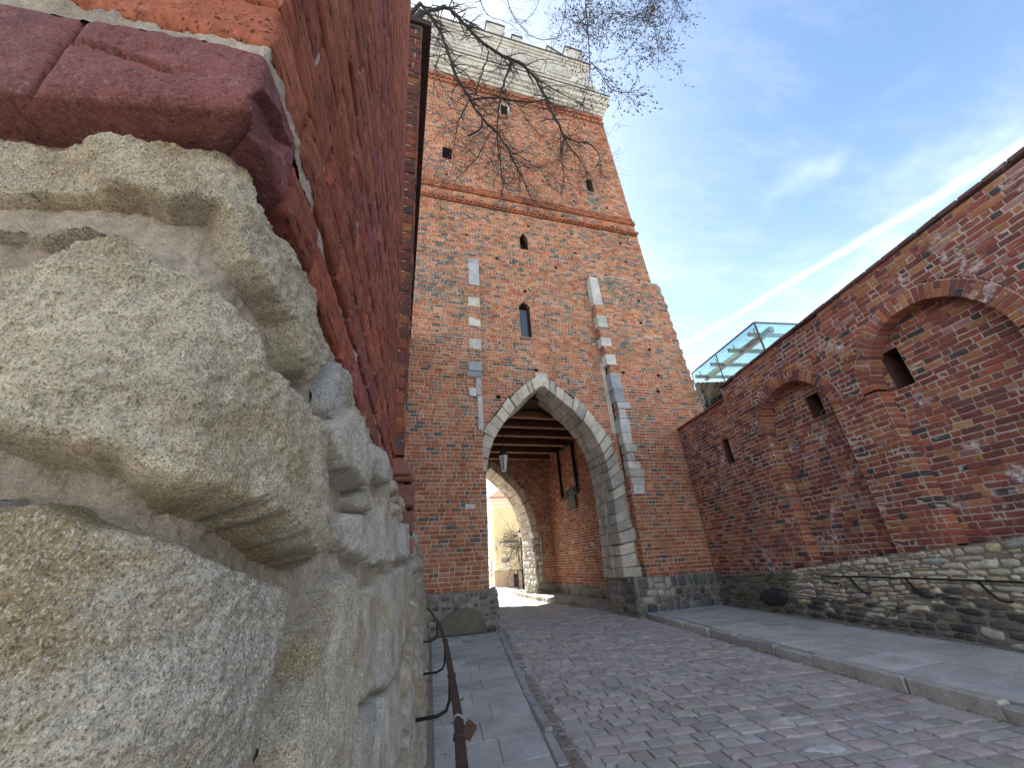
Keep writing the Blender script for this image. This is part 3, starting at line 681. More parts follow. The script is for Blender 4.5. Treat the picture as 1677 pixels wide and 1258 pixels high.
# bricks of the near section, each worn differently
def near_brick(s0, s1, z0, z1, res, seed, rough, smooth, color, crack=None):
    nu = int(np.clip((s1 - s0) / res, 4, 180)); nv = int(np.clip((z1 - z0) / (res * .8), 4, 60)); e = .004
    u = np.concatenate([[s0, s0, s0 + e], np.linspace(s0 + .012, s1 - .012, nu), [s1 - e, s1, s1]])
    v = np.concatenate([[z0, z0, z0 + e], np.linspace(z0 + .012, z1 - .012, nv), [z1 - e, z1, z1]])
    U, Vv = np.meshgrid(u, v, indexing='ij'); U = U.ravel(); Vv = Vv.ravel(); P, N = S2(U, Vv); q = np.column_stack([U, Vv, np.full(len(U), seed * 5.1)])
    ed = np.minimum(np.minimum(U - s0, s1 - U), np.minimum(Vv - z0, z1 - Vv)); wr = .35 + .65 * np.clip(ed / .01, 0, 1)
    h = -.0055 * np.exp(-ed / .005) - (.006 if not smooth else .002) * np.clip(1 - ed / .02, 0, 1) * (.5 + .5 * fbm(q, 25, 2))
    h += rough * (wr * (.0028 * fbm(q * [.3, 1.2, 1], 20, 4) + .0022 * fbm(q * [.25, 1.6, 1], 90, 3)) + RNG.normal(0, .0022)) - rough * .006 * np.clip(fbm(q * [.4, 1.3, 1], 16, 3) - .3, 0, 1)
    if crack is not None: h += crack(np.column_stack([U, Vv]))
    ii, jj = np.divmod(np.arange(len(U)), len(v)); rim = (ii == 0) | (ii == len(u) - 1) | (jj == 0) | (jj == len(v) - 1)
    h = np.where(rim, -.075, h)
    Q_ = P + N * h[:, None]
    if s0 < 0 < s1: Q_[rim] = P[rim] + np.array([-.12, .12, 0])
    obj('brick', Q_, gridF(len(u), len(v)), M['smooth_brick' if smooth else 'near_brick'], near, None, True, color)
crk = invert(np.array([(60, 62), (95, 52), (120, 62), (160, 74), (200, 88), (240, 100), (280, 118)], float), S2, 0.)
crk2 = invert(np.array([(70, 48), (95, 52), (110, 18)], float), S2, 0.); hol = invert(np.array([(48, 50), (90, 52), (70, 64), (50, 62)], float), S2, 0.)
def linedist(Q, pl):
    d = np.full(len(Q), 9.)
    for a, b in zip(pl[:-1], pl[1:]):
        e = b - a; t_ = np.clip(((Q - a) @ e) / (e @ e + 1e-12), 0, 1); d = np.minimum(d, np.linalg.norm(Q - a - t_[:, None] * e, axis=1))
    return d
chp = invert(np.array([(408, 160), (432, 150), (452, 178), (466, 215), (478, 240), (455, 250), (430, 225)], float), S2, 0.)
def crackf(Q):
    wv = .0016 * vnoise(np.column_stack([Q * 160, 0 * Q[:, 0]])); d = linedist(Q, crk) + wv; d2 = linedist(Q, crk2) + wv
    chips = -.016 * np.clip(polydist(Q, chp) / .010 + .3, 0, 1) + .0014 * fbm(np.column_stack([Q * 55, 0 * Q[:, 0]]), 1, 3) - .003 * np.clip(vnoise(np.column_stack([Q * 70, 0 * Q[:, 0] + 4])) - .55, 0, 1) * 3
    ragged = -.006 * np.clip(1 - (Q[:, 1] - ZB) / .010, 0, 1) * (.5 + .5 * vnoise(np.column_stack([Q[:, 0] * 60, 0 * Q])[:, :3]))
    return chips + ragged - .013 * np.clip(1 - d / .0055, 0, 1) - .013 * np.clip(1 - d2 / .005, 0, 1) - .03 * np.clip(polydist(Q, hol) / .005 + .6, 0, 1)
PITCH = .114
edges_first = invert(np.array([(62, 110), (38, 150)], float), S2, 0.)
sL = float(edges_first[:, 0].mean())
near_brick(sL + .004, .125, ZB, ZB + .114, .0019, 1, .28, True, (.165, .052, .050), crackf)
near_brick(sL - .16, sL - .004, ZB + .002, ZB + .114, .0045, 2, .35, True, (.16, .055, .052))
redA = pick([(.27, .078, .044), (.25, .072, .046), (.225, .068, .05), (.31, .098, .05), (.215, .07, .058)], [10, 9, 7, 5, 5])
zt = 9.4; k = 0
while ZB + k * PITCH < zt:
    z0 = ZB + k * PITCH + (.020 if k else 0); z1 = z0 + PITCH - RNG.uniform(.010, .018); Hd = [(-.14, .27), (-.27, .135)][k % 2]
    ss = []; a = Hd[0]
    if k == 0: b = .138
    else:
        ss.append((Hd[0], Hd[1])); b = Hd[1] + .012
        while a > -.75: l = [.27, .135][len(ss) % 2]; ss.append((a - .012 - l, a - .012)); a -= l + .012
    head = k % 2 == 0
    while b < 2.42:
        l = (.133 if head else .27) * RNG.normal(1, .05); e = min(b + l, 2.425); ss.append((b, e)); b = e + .012; head = not head
    for (a1, b1) in ss:
        c, _ = S2(np.array([(a1 + b1) / 2]), np.array([z0])); dist = np.linalg.norm(c[0] - CAMP)
        if b1 - a1 < .03: continue
        near_brick(a1, b1, z0 + RNG.normal(0, .001), z1, float(np.clip(dist * .0062, .0032, .05)), len(ss) * 7.7 + k * 3.1 + a1, 1. if dist < 1.5 else .9, False, redA() * RNG.uniform(.85, 1.1))
    k += 1
ub_, vb_ = np.meshgrid(np.linspace(-.7, .24, 240), np.linspace(ZB + .109, ZB + .138, 10), indexing='ij'); q3 = np.column_stack([ub_.ravel(), vb_.ravel(), 0 * ub_.ravel()]); P, N = S2(ub_.ravel(), vb_.ravel())
obj('bed_joint', P + N * (-.006 + .0045 * fbm(q3, 40, 4) + .0015 * fbm(q3, 160, 2))[:, None], gridF(240, 10), M['near_mortar'], near, None, True)
sn = np.unique(np.concatenate([np.linspace(-1.2, -.3, 30), np.linspace(-.3, .8, 150), np.linspace(.8, 2.44, 80)])); zn = np.unique(np.concatenate([np.linspace(ZB + .009, 2.8, 110), np.linspace(2.8, zt, 120)]))
s, z = np.meshgrid(sn, zn, indexing='ij'); q3 = np.column_stack([s.ravel(), z.ravel(), 0 * s.ravel()]); P, N = S2(s.ravel(), z.ravel())
h = -.017 + .008 * fbm(q3, 9, 3) + .003 * fbm(q3, 40, 2); h = np.where(z.ravel() < ZB + .010, -.09, h)
obj('joint_mortar', P + N * h[:, None], gridF(len(sn), len(zn)), M['brick_mortar'], near, None, True)
# thicker, lower section behind it, with its plinth and dark eaves
bk = Bricks(); mo = MB(); YP = 2.7
xo = lambda zz: -.0234 * (zz - 2.25)
dull = pick([(.20, .075, .055), (.26, .085, .05), (.15, .065, .06), (.10, .07, .07), (.33, .15, .06)], [10, 8, 8, 5, 2])
def xb(zz): return -.044 - .04 * (zz - 2.0)
lay(bk, mo, (0, YP, 0), (1, 0, 0), (0, -1, 0), lambda zz: [(xb(zz) - .05, xo(zz))], [], 2.27, 8.15, lambda u, zz: dull(), .116, .018, .1, .2, .30, .30)
lay(bk, mo, (0, 0, 0), (.004, 1, 0), (1, 0, 0), lambda zz: [(YP, 10.68)], [], 2.0, 8.15, lambda u, zz: dull(), .116, .016, .07, lean=xo)
bk.build(near, 'brick', 120, (2, 2), .007, .002, lambda P: P[:, 1] < 3.0); mo.build('section_mortar', M['wallmortar'], near)
pl = [((xb(1.8) - .06, .105), 1.60, 1.70), ((xb(1.8) - .06, .095), 1.722, 1.855), ((xb(1.8) - .06, .100), 1.878, 2.03), ((xb(2) - .06, .075), 2.05, 2.085)]
for (xa, xb_), za, zb_ in pl:
    V, F = rblock(box8((xa, YP - .035, za), (xb_, YP + .4, zb_)), .014, .004); obj('plinth_brick', V, F, M['brick_o'], near, None, False, dull() * 1.15)
c8 = box8((xb(2) - .06, YP - .04, 2.09), (.08, YP + .4, 2.2)); c8[5, 0] = c8[7, 0] = .02; V, F = rblock(c8, .012, .004); obj('sloping_brick', V, F, M['brick_o'], near, None, False, (.24, .10, .085))
V, F = rblock(box8((-.30, YP - .03, 8.17), (-.005, 10.66, 8.30)), .01); obj('eaves', V, F, M['rust'], near)
V, F = rblock(box8((-1.3, YP, .1), (-.31, 10.66, 8.165)), .02); obj('core', V, F, M['dimbrick'], near)
V, F = rblock(box8((-1.3, .5, .1), (-.62, YP - .01, 9.3)), .02); obj('inner_core', V, F, M['dimbrick'], near)
# ================================================================== GATE TOWER
YT, YBT = 11.0, 10.7                # middle face, face of the two corner piers
tower = empty('gate_tower', (4.4, 11, 0), 'tall medieval brick gate tower with a pointed stone arch and white crenellated top', 'tower')
zg = .077
INL = [(0, 2.56), (.98, 2.55), (1.02, 2.36), (1.95, 2.34), (3.9, 2.38), (4.41, 2.46), (4.92, 2.59), (5.28, 2.80), (5.67, 3.05), (6.0, 3.31), (6.33, 3.63), (6.68, 4.03), (6.98, 4.40)]
INR = [(0, 6.30), (1.07, 6.30), (1.72, 6.34), (2.51, 6.37), (3.4, 6.39), (3.93, 6.38), (4.43, 6.32), (4.97, 6.18), (5.3, 6.05), (5.6, 5.88), (6.12, 5.43), (6.36, 5.16), (6.64, 4.80), (6.98, 4.40)]
OUL = [(3.9, 2.15), (4.95, 2.21), (5.46, 2.43), (5.73, 2.61), (5.98, 2.80), (6.37, 3.09), (6.64, 3.37), (6.93, 3.69), (7.26, 4.14), (7.42, 4.40)]
OUR = [(0, 6.88), (1.8, 6.88), (2.6, 6.87), (3.7, 6.86), (4.5, 6.80), (5.01, 6.68), (5.44, 6.47), (5.88, 6.17), (6.33, 5.87), (6.7, 5.45), (7.04, 4.95), (7.2, 4.66), (7.42, 4.40)]
xR = lambda z: 9.97 - .030 * (z - 15.3)
def pxspan(tl, tr, bl, br, Y=YT):
    a, b, c, d = (onY(*p, Y) for p in (tl, tr, bl, br)); return min(a[0], c[0]), max(b[0], d[0]), (c[2] + d[2]) / 2, (a[2] + b[2]) / 2
WIN_LOW, WIN_UP, WIN_UR, WIN_UL, WIN_WH = (3.80, 4.23, 8.88, 10.5), (4.07, 4.42, 13.18, 14.1), (7.80, 8.16, 17.79, 18.66), (.80, 1.22, 17.80, 18.62), (3.66, 4.02, 22.35, 23.05)
def wcut(wn, tip=0.):
    a, b, z0, z1 = wn
    def f(z):
        if not z0 < z < z1: return None
        k = max(0, (z - (z1 - tip)) / tip) if tip else 0; m_ = (a + b) / 2; return (a + (m_ - a) * k, b - (b - m_) * k)
    return f
Z4 = lambda pts, s, ox, oy: [(ox + a / s, oy + b / s) for a, b in pts]
hp = Z4([(205, 140), (385, 70), (540, 195), (700, 28), (918, 68), (937, 167), (840, 242), (683, 357), (1095, 285), (1168, 117), (1198, 213), (1265, 313), (1260, 410), (1272, 521), (1315, 655), (1362, 790), (740, 768), (547, 895), (1182, 770), (1360, 868)], 3.105, 640, 360)
hp += Z4([(487, 507), (320, 282)], 6.29, 680, 240) + Z4([(295, 45), (355, 225), (105, 340), (380, 558), (257, 712), (770, 812), (672, 468), (716, 630), (710, 308)], 6.29, 880, 240)
hp += Z4([(355, 700), (375, 885), (390, 1070), (1115, 895), (805, 990), (720, 1140), (310, 360), (510, 415)], 6.29, 680, 60) + Z4([(730, 945), (420, 1180), (60, 1090), (165, 635), (525, 735)], 6.29, 860, 60)
HOLES = []
for p in hp:
    q = onY(*p, YT)
    if q[2] < 12.2 and (q[0] > 6.95 or q[0] < 2.2): q = onY(*p, YBT)
    HOLES.append((q[0] - .07, q[0] + .07, q[2] - .055, q[2] + .055))
hc = [wcut(h_) for h_ in HOLES]
wins = [wcut(WIN_LOW, .22), wcut(WIN_UP, .28), wcut(WIN_UR, .1), wcut(WIN_UL), wcut(WIN_WH)]
def arch_cut(z): return (lerp(z, OUL), lerp(z, OUR)) if 0 < z < 7.42 and z >= 3.9 else None
def low_cut(z): return (2.2, lerp(z, OUR)) if z < 3.9 else None
bk = Bricks(); mo = MB()
def tcol(x, z):
    m_ = .5 + .5 * fbm(np.array([[x * .5, z * .5, 3.]]), 1, 3)[0]
    if z < 7: f = tower_low if m_ > .22 else tower_sooty
    elif z < 12.4:
        f = tower_mid if m_ > .3 else tower_low
        if z > 9.2 + 1.2 * m_ and (x < 1.95): f = tower_grey
        if z > 9.6 + 1.5 * m_ and x > 7.0: f = tower_grey
    elif z < 16: f = tower_mid if m_ > .4 else tower_sooty
    else: f = tower_top
    if 16 < z < 17.75 and .5 < x < 1.6 and m_ > .2: f = tower_grey
    if 15 < z < 17.7 and 7.6 < x < 8.4: f = tower_grey
    return f()
CRS = .111
lay(bk, mo, (0, YT, 0), (1, 0, 0), (0, -1, 0), lambda z: [(2.2, 6.95)], [arch_cut, low_cut] + wins + hc, 1.0, 12.4, tcol, CRS, open_d=.3)
lay(bk, mo, (0, YT, 0), (1, 0, 0), (0, -1, 0), lambda z: [(-1.1, xR(z))], wins + hc, 12.4, 15.18, tcol, CRS)
lay(bk, mo, (0, YT, 0), (1, 0, 0), (0, -1, 0), lambda z: [(-1.1, xR(z) - .03)], wins + hc, 15.95, 24.55, tcol, CRS)
lay(bk, mo, (0, YT, 0), (1, 0, 0), (0, -1, 0), lambda z: [(-1.1, xR(z))], hc, 15.42, 15.87, lambda x, z: tower_mid(), CRS)
# right and left piers; the right one with a ragged toothed edge
rag = lambda z: 10.14 + (12.1 - z) * .066 + (.05 if int(z / .222) % 2 else 0) + .05 * fbm(np.array([[0, z * 2., 9.]]), 1, 3)[0]
plx = [(0, 6.93), (3.8, 6.93), (4.0, 7.0), (8, 7.0), (9, 6.86), (12.3, 6.82)]
lay(bk, mo, (0, YBT, 0), (1, 0, 0), (0, -1, 0), lambda z: [(lerp(z, plx), rag(z))], hc, 1.0, 12.1, tcol, CRS, open_d=.2)
lay(bk, mo, (0, YBT, 0), (1, 0, 0), (0, -1, 0), lambda z: [(-1.4, 2.25 if z > 3.9 else lerp(z, INL) - .06)], hc, 1.0, 12.1, tcol, CRS, open_d=.2)
lay(bk, mo, (0, YBT, 0), (1, 0, 0), (0, -1, 0), lambda z: [(-1.4, 1.9)], [], 12.1, 12.21, tcol, CRS)
for (fx, z0, z1, sg) in ((plx, 1.0, 12.1, -1),):           # left cheek of the right pier
    lay(bk, mo, (6.93, YBT, 0), (0, 1, 0), (-1, 0, 0), lambda z: [(.012, .30)], [], z0, z1, tcol, CRS, lean=lambda z: 6.93 - lerp(z, plx))
lay(bk, mo, (2.33, YBT, 0), (0, 1, 0), (1, 0, 0), lambda z: [(0.01, 1.4)], [], 1.0, 4.0, tcol, CRS)             # left jamb of the gateway
# the sides of the tower
lay(bk, mo, (9.97, YT, 0), (0, 1, 0), (1, 0, 0), lambda z: [(.02, 10.5)], [], 6.0, 24.5, tcol, .222, Ls=.55, Lh=.3, lean=lambda z: -.03 * (z - 15.3))
vis = lambda P: (proj(P)[0][:, 0] > 668 + .0 * P[:, 0])
bk.build(tower, 'brick', 300, (2, 2), .006, .003, vis, piece_tm=(3, 3)); mo.build('mortar', M['mortar'], tower)
# tops of the piers
V, F = rblock(box8((6.82, YBT + .01, 12.09), (10.12, YT, 12.14)), .01); obj('pier_top', V, F, M['wallmortar'], tower)
V, F = rblock(box8((-1.4, YBT + .01, 12.2), (2.2, YT, 12.24)), .01); obj('pier_top', V, F, M['wallmortar'], tower)
# string courses with dog-tooth bricks
ORB = [(.42, .16, .08), (.36, .12, .06), (.30, .12, .08)]
def teeth(z, Y, x0, x1, s=.19, h=.10):
    mb = MB(); x = x0
    while x < x1:
        c = np.array(random.choice(ORB)) * RNG.uniform(.8, 1.1); p = [(x, Y, z), (x + s * .96, Y, z), (x + s * .48, Y - s * .42, z)]
        V = np.array(p + [(a, b_, z + h) for a, b_, _ in p]); mb.add(V, [np.array([[0, 2, 5, 3], [2, 1, 4, 5]]), np.array([[0, 1, 2], [3, 5, 4]])], c); x += s
    return mb
def course(name, z0, z1, y0, x0, x1, l=.27, mat='brick'):
    mb = MB(); x = x0
    while x < x1:
        e = min(x + l, x1); V, F = rblock(box8((x + .005, y0, z0), (e - .005, YT + .03, z1)), .006, .003); mb.add(V, F, np.array(random.choice(ORB)) * RNG.uniform(.75, 1.1)); x = e
    tag(mb.build(name, M[mat + '_a'], tower), kind='stuff')
for zb_ in (15.30, 16.12):
    tag(teeth(zb_ - .1, YT - .012, -1.0, xR(zb_) - .05).build('dogtooth_band', M['brick_a'], tower), kind='stuff')
course('string_course', 15.30, 15.41, YT - .10, -1.1, xR(15.3) + .05); course('string_course', 15.88, 15.955, YT - .085, -1.1, xR(16) + .03); course('string_course', 16.22, 16.31, YT - .03, -1.1, xR(16) - .02)
for zb_ in (23.66, 24.06):
    mb = MB(); x = -1.0
    while x < xR(zb_) - .1:
        V, F = rblock(box8((x, YT - .07, zb_), (x + .13, YT + .02, zb_ + .1)), .006); mb.add(V, F, np.array(random.choice(ORB)) * .9); x += .26
    tag(mb.build('dentil_band', M['brick_a'], tower), kind='stuff')
    course('dentil_course', zb_ + .10, zb_ + .2, YT - .075, -1.1, xR(zb_))
# linings of holes and windows
mb = MB()
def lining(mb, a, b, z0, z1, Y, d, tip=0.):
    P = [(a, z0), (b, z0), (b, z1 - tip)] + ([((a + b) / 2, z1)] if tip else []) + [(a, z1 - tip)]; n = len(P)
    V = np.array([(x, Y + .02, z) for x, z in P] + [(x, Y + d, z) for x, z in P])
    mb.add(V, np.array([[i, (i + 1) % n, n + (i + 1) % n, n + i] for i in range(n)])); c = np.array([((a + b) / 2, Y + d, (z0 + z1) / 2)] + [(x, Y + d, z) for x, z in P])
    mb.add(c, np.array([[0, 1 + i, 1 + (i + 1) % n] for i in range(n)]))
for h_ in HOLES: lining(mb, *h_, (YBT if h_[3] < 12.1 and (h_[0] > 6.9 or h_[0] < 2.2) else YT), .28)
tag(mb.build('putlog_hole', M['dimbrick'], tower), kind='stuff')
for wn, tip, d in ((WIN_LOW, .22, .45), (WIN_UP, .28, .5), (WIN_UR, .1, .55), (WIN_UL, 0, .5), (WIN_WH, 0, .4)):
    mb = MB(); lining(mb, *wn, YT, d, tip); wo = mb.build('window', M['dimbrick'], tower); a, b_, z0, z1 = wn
    if wn is WIN_LOW:
        V, F = rblock(box8((a + .06, YT + .22, z0 + .02), (b_ - .02, YT + .24, z1 - .24)), .002); obj('pane', V, F, M['pane'], wo)
        V, F = rblock(box8((b_ - .06, YT + .19, z0 + .01), (b_ - .02, YT + .235, z1 - .24)), .004); obj('frame', V, F, M['iron'], wo)
        V, F = rblock(box8((a - .05, YT - .05, z0 - .05), (b_ + .05, YT + .3, z0)), .01); obj('sill', V, F, M['ashlar_o'], wo, None, False, (.36, .25, .18))
    if wn is WIN_UL:
        for k in range(3):
            V, F = tube([(a + .1 + k * .11, YT + .12, z0), (a + .1 + k * .11, YT + .12, z1)], .014, 6); obj('bar', V, F, M['iron'], wo)
    if wn is WIN_WH:
        for (x0_, x1_, zz0, zz1) in ((a - .1, a, z0 - .02, z1 + .12), (b_, b_ + .16, z0 - .02, z1 + .12), (a, b_, z1, z1 + .12)):
            V, F = rblock(box8((x0_, YT - .03, zz0), (x1_, YT + .06, zz1)), .008); obj('surround', V, F, M['plaster'], wo)
    if tip > .15:
        for sg in (-1, 1):
            xm = (a + b_) / 2; x0_ = a if sg < 0 else b_
            P = [(x0_, z1 - tip), (xm, z1), (xm, z1 + .10), (x0_ + sg * .10, z1 - tip)]
            c8 = np.array([(P[0][0], YT - .012, P[0][1]), (P[1][0], YT - .012, P[1][1]), (P[3][0], YT - .012, P[3][1]), (P[2][0], YT - .012, P[2][1])]); c8 = np.concatenate([c8, c8 + [0, .12, 0]])
            V, F = rblock(c8, .008); obj('hood_brick', V, F, M['brick_o'], wo, None, False, (.40, .20, .12))
V, F = tube([onY(817, 357, YT - .01), onY(816.5, 361, YT - .12)], .012, 6); obj('iron_anchor', V, F, M['iron'], tower)
V, F = tube([onY(1029, 391, YT - .01), onY(1026, 396, YT - .12)], .016, 6); obj('iron_anchor', V, F, M['iron'], tower)
# stone quoins on both pier edges
QC = [(.50, .47, .40), (.54, .49, .40), (.43, .41, .37), (.47, .43, .36)]
def quoin(x0, x1, z0, z1, y0=YBT - .022, y1=YT - .01, c=None, j=.008, bev=.014):
    V, F = rblock(box8((x0, y0 + RNG.normal(0, .006), z0 + .008), (x1, y1, z1 - .008)), bev, j); obj('quoin', V, F, M['ashlar_o'], tower, None, False, np.array(c or random.choice(QC)) * RNG.uniform(.9, 1.1))
def pxq(x0, x1, y0, y1, **k):
    a = onY(x0, y1, YBT); b = onY(x1, y0, YBT); return (a[0], b[0], a[2], b[2])
for (p, q_, c) in (((949, 452), (974, 496), None),): pass
qz = [(10.55, 11.95, 6.80, 7.2, (.52, .51, .48)), (9.5, 10.05, 6.82, 7.24, (.46, .46, .40)), (8.66, 9.05, 6.84, 7.24, (.55, .53, .48)), (7.85, 8.3, 6.88, 7.28, (.58, .56, .52)),
      (6.9, 7.55, 6.92, 7.33, (.30, .31, .33)), (6.42, 6.9, 6.95, 7.33, (.31, .32, .35)), (6.16, 6.41, 7.0, 7.5, (.38, .38, .40)), (5.82, 6.15, 7.0, 7.26, None), (5.3, 5.82, 6.96, 7.32, (.46, .46, .44)), (4.9, 5.3, 6.97, 7.31, None),
      (4.63, 4.9, 6.98, 7.40, None), (4.35, 4.63, 7.0, 7.27, None), (4.08, 4.35, 6.98, 7.42, None), (3.83, 4.08, 6.96, 7.50, None), (3.58, 3.83, 6.97, 7.46, None), (3.28, 3.58, 6.99, 7.38, (.50, .48, .44))]
for z0, z1, x0, x1, c in qz: quoin(x0, x1, z0, z1, c=c)
for z0, z1, x0, x1, c in [(10.7, 11.98, 1.86, 2.26, (.42, .44, .45)), (9.75, 10.15, 1.84, 2.26, (.52, .49, .40)), (8.92, 9.3, 1.86, 2.27, (.52, .50, .42)), (8.02, 8.42, 1.86, 2.27, (.50, .50, .46)), (7.2, 7.55, 1.84, 2.28, (.34, .36, .37)), (6.98, 7.2, 1.78, 2.26, (.27, .29, .31)),
                          (6.35, 6.97, 2.06, 2.24, (.36, .37, .36)), (6.3, 6.62, 1.84, 2.08, (.52, .51, .48)), (5.2, 6.34, 2.12, 2.26, (.46, .45, .43)), (2.95, 3.08, 1.72, 1.98, (.68, .66, .62))]: quoin(x0, x1, z0, z1, YBT - .02, c=c)
for (sx, z0, z1) in ((6.55, 5.6, 11.9),):
    V, F = rblock(box8((6.78, YT - .02, 5.35), (6.95, YT + .02, 8.1)), .01, .004); obj('mortar_strip', V, F, M['wallmortar'], tower)
# pointed arch: ring stones on the face and the stones of the deep soffit
def along(tab, zs): return [(lerp(z, tab), z) for z in zs]
def resample(pts, lens):
    pts = np.array(pts); d = np.concatenate([[0], np.cumsum(np.linalg.norm(np.diff(pts, axis=0), axis=1))]); t = np.asarray(lens) * d[-1]
    return np.column_stack([np.interp(t, d, pts[:, 0]), np.interp(t, d, pts[:, 1])]), d[-1]
AC = [(.52, .47, .38), (.46, .42, .35), (.56, .50, .41), (.40, .37, .32), (.48, .42, .33)]
def arch_side(inner, outer, n, y0, y1, rows, parent, name, thick_in=.34, cols=AC, yj=.02, wob=.04):
    cuts = np.linspace(0, 1, n + 1); cuts[1:-1] += RNG.uniform(-.3, .3, n - 1) / n * .8
    I, _ = resample(inner, cuts); O, _ = resample(outer, cuts)
    for k in range(n):
        a, b = I[k], I[k + 1]; c, d = O[k], O[k + 1]; g = .012; e1, e2 = RNG.uniform(-.14, .10, 2); c = c + (c - a) * e1; d = d + (d - b) * (e1 * .6 + e2 * .4)
        def cell(y0_, y1_, depth, tk0=0., tk1=1., yjit=0.):
            t0, t1 = tk0 + g / 2 / max(.1, np.linalg.norm(b - a)), tk1 - g / 2 / max(.1, np.linalg.norm(b - a))
            a_, b_ = a + (b - a) * t0, a + (b - a) * t1; c_, d_ = c + (d - c) * t0, c + (d - c) * t1
            if depth is not None:
                c_ = a_ + (c_ - a_) / np.linalg.norm(c_ - a_) * depth; d_ = b_ + (d_ - b_) / np.linalg.norm(d_ - b_) * depth
            pr = RNG.normal(0, .008); ya = y0_ + yjit
            c8 = [(p[0], yy, p[1]) for yy in (ya, y1_ - g / 2) for p in (a_, b_, c_, d_)]
            V, F = rblock(np.array(c8) , .022, .011); cl = np.array(random.choice(cols)) * RNG.uniform(.82, 1.12)
            obj(name, V, F, M['ashlar_o'], parent, None, False, cl)
        f = y0 + (y1 - y0) * RNG.uniform(.26, .46)
        cell(y0, f, None, yjit=RNG.normal(-.02, yj))
        ys_ = [f] + [f + (y1 - f) * (j + RNG.uniform(-.2, .2)) / (rows - 1) for j in range(1, rows - 1)] + [y1]
        for j in range(rows - 1): cell(ys_[j] + g / 2, ys_[j + 1], thick_in, yjit=0)
zr_ = np.concatenate([np.linspace(1.0, 6.7, 40), [6.85, 6.98]]); zo_ = np.concatenate([np.linspace(1.0, 7.15, 40), [7.3, 7.42]])
arch_side(along(INR, zr_), along(OUR, zo_), 22, YT - .06, 12.15, 4, tower, 'arch_stone')
zl_ = np.concatenate([np.linspace(4.0, 6.7, 30), [6.85, 6.98]]); zlo = np.concatenate([np.linspace(4.0, 7.15, 30), [7.3, 7.42]])
arch_side(along(INL, zl_), along(OUL, zlo), 11, YT - .06, 12.15, 4, tower, 'arch_stone')
V, F = rblock([(4.22, YT - .09, 6.93), (4.54, YT - .09, 6.93), (4.16, YT - .09, 7.43), (4.62, YT - .09, 7.43), (4.22, YT + .3, 6.93), (4.54, YT + .3, 6.93), (4.16, YT + .3, 7.43), (4.62, YT + .3, 7.43)], .02, .01); obj('keystone', V, F, M['ashlar_o'], tower, None, False, (.50, .485, .46))
# rubble foot of the piers
tz = lambda u: .985 + .03 * math.sin(u * 3)
pol = rubble_rows(-1.2, 2.5, lambda u: .07, tz, .10, .24, .12, .36, .022, jag=.3, cc=.25)
pol = [p for p in pol if not (1.0 < p.mean(0)[0] < 2.22 and p.mean(0)[1] < .62)] + [np.array([(1.0, .1), (1.25, .08), (1.9, .08), (2.2, .10), (2.24, .3), (2.05, .55), (1.75, .66), (1.4, .6), (1.1, .42)])]
rubc = pick([(.19, .175, .15), (.14, .13, .115), (.28, .26, .22), (.105, .10, .095), (.33, .30, .26)], [8, 8, 6, 6, 3])
put_stones(tower, planar((0, YBT - .05, 0), (1, 0, 0), (0, -1, 0)), pol, lambda u, z: (.155, .135, .105) if len(pol) and abs(u - 1.65) < .2 and z < .4 else rubc(), 'rubble', .05, .05, .045)
V, F = rblock(box8((-1.4, YBT - .045, 0), (2.52, YBT + .4, .99)), .01); obj('foot_mortar', V, F, M['rubblemortar'], tower)
pol = rubble_rows(0, 1.5, lambda u: .07, lambda u: .97, .2, .34, .18, .4, .03)
put_stones(tower, planar((2.535, YBT - .0, 0), (0, 1, 0), (1, 0, 0)), pol, lambda u, z: rubc(), 'rubble', .04, .05, .05)
V, F = rblock(box8((2.2, YBT + .3, 0), (2.53, 12.15, .99)), .01); obj('foot_mortar', V, F, M['rubblemortar'], tower)
pol = rubble_rows(6.4, 9.75, lambda u: .09, lambda u: 1.0, .14, .32, .15, .42, .02, jag=.3, cc=.2)
rubd = pick([(.13, .13, .125), (.10, .10, .105), (.20, .19, .165), (.16, .155, .14)], [8, 6, 4, 5]); rubl = pick([(.42, .39, .33), (.36, .34, .29), (.46, .43, .37), (.26, .23, .18)], [5, 4, 4, 3])
put_stones(tower, planar((0, YBT - .10, 0), (1, 0, 0), (0, -1, 0)), pol, lambda u, z: rubl() if 6.75 < u < 7.6 and z > .42 else rubd(), 'rubble', .06, .05, .045)
V, F = rblock(box8((6.42, YBT - .095, 0), (9.9, YBT + .4, .995)), .01); obj('foot_mortar', V, F, M['rubblemortar'], tower)
pol = rubble_rows(0, 1.4, lambda u: .09, lambda u: 1.0, .2, .34, .2, .4, .03)
put_stones(tower, planar((6.40, YBT - .05, 0), (0, 1, 0), (-1, 0, 0)), pol, lambda u, z: (.33, .31, .27) if u > .7 else rubd(), 'rubble', .03, .05, .05)
V, F = rblock(box8((6.405, YBT + .3, 0), (6.9, 12.15, .995)), .01); obj('foot_mortar', V, F, M['rubblemortar'], tower)
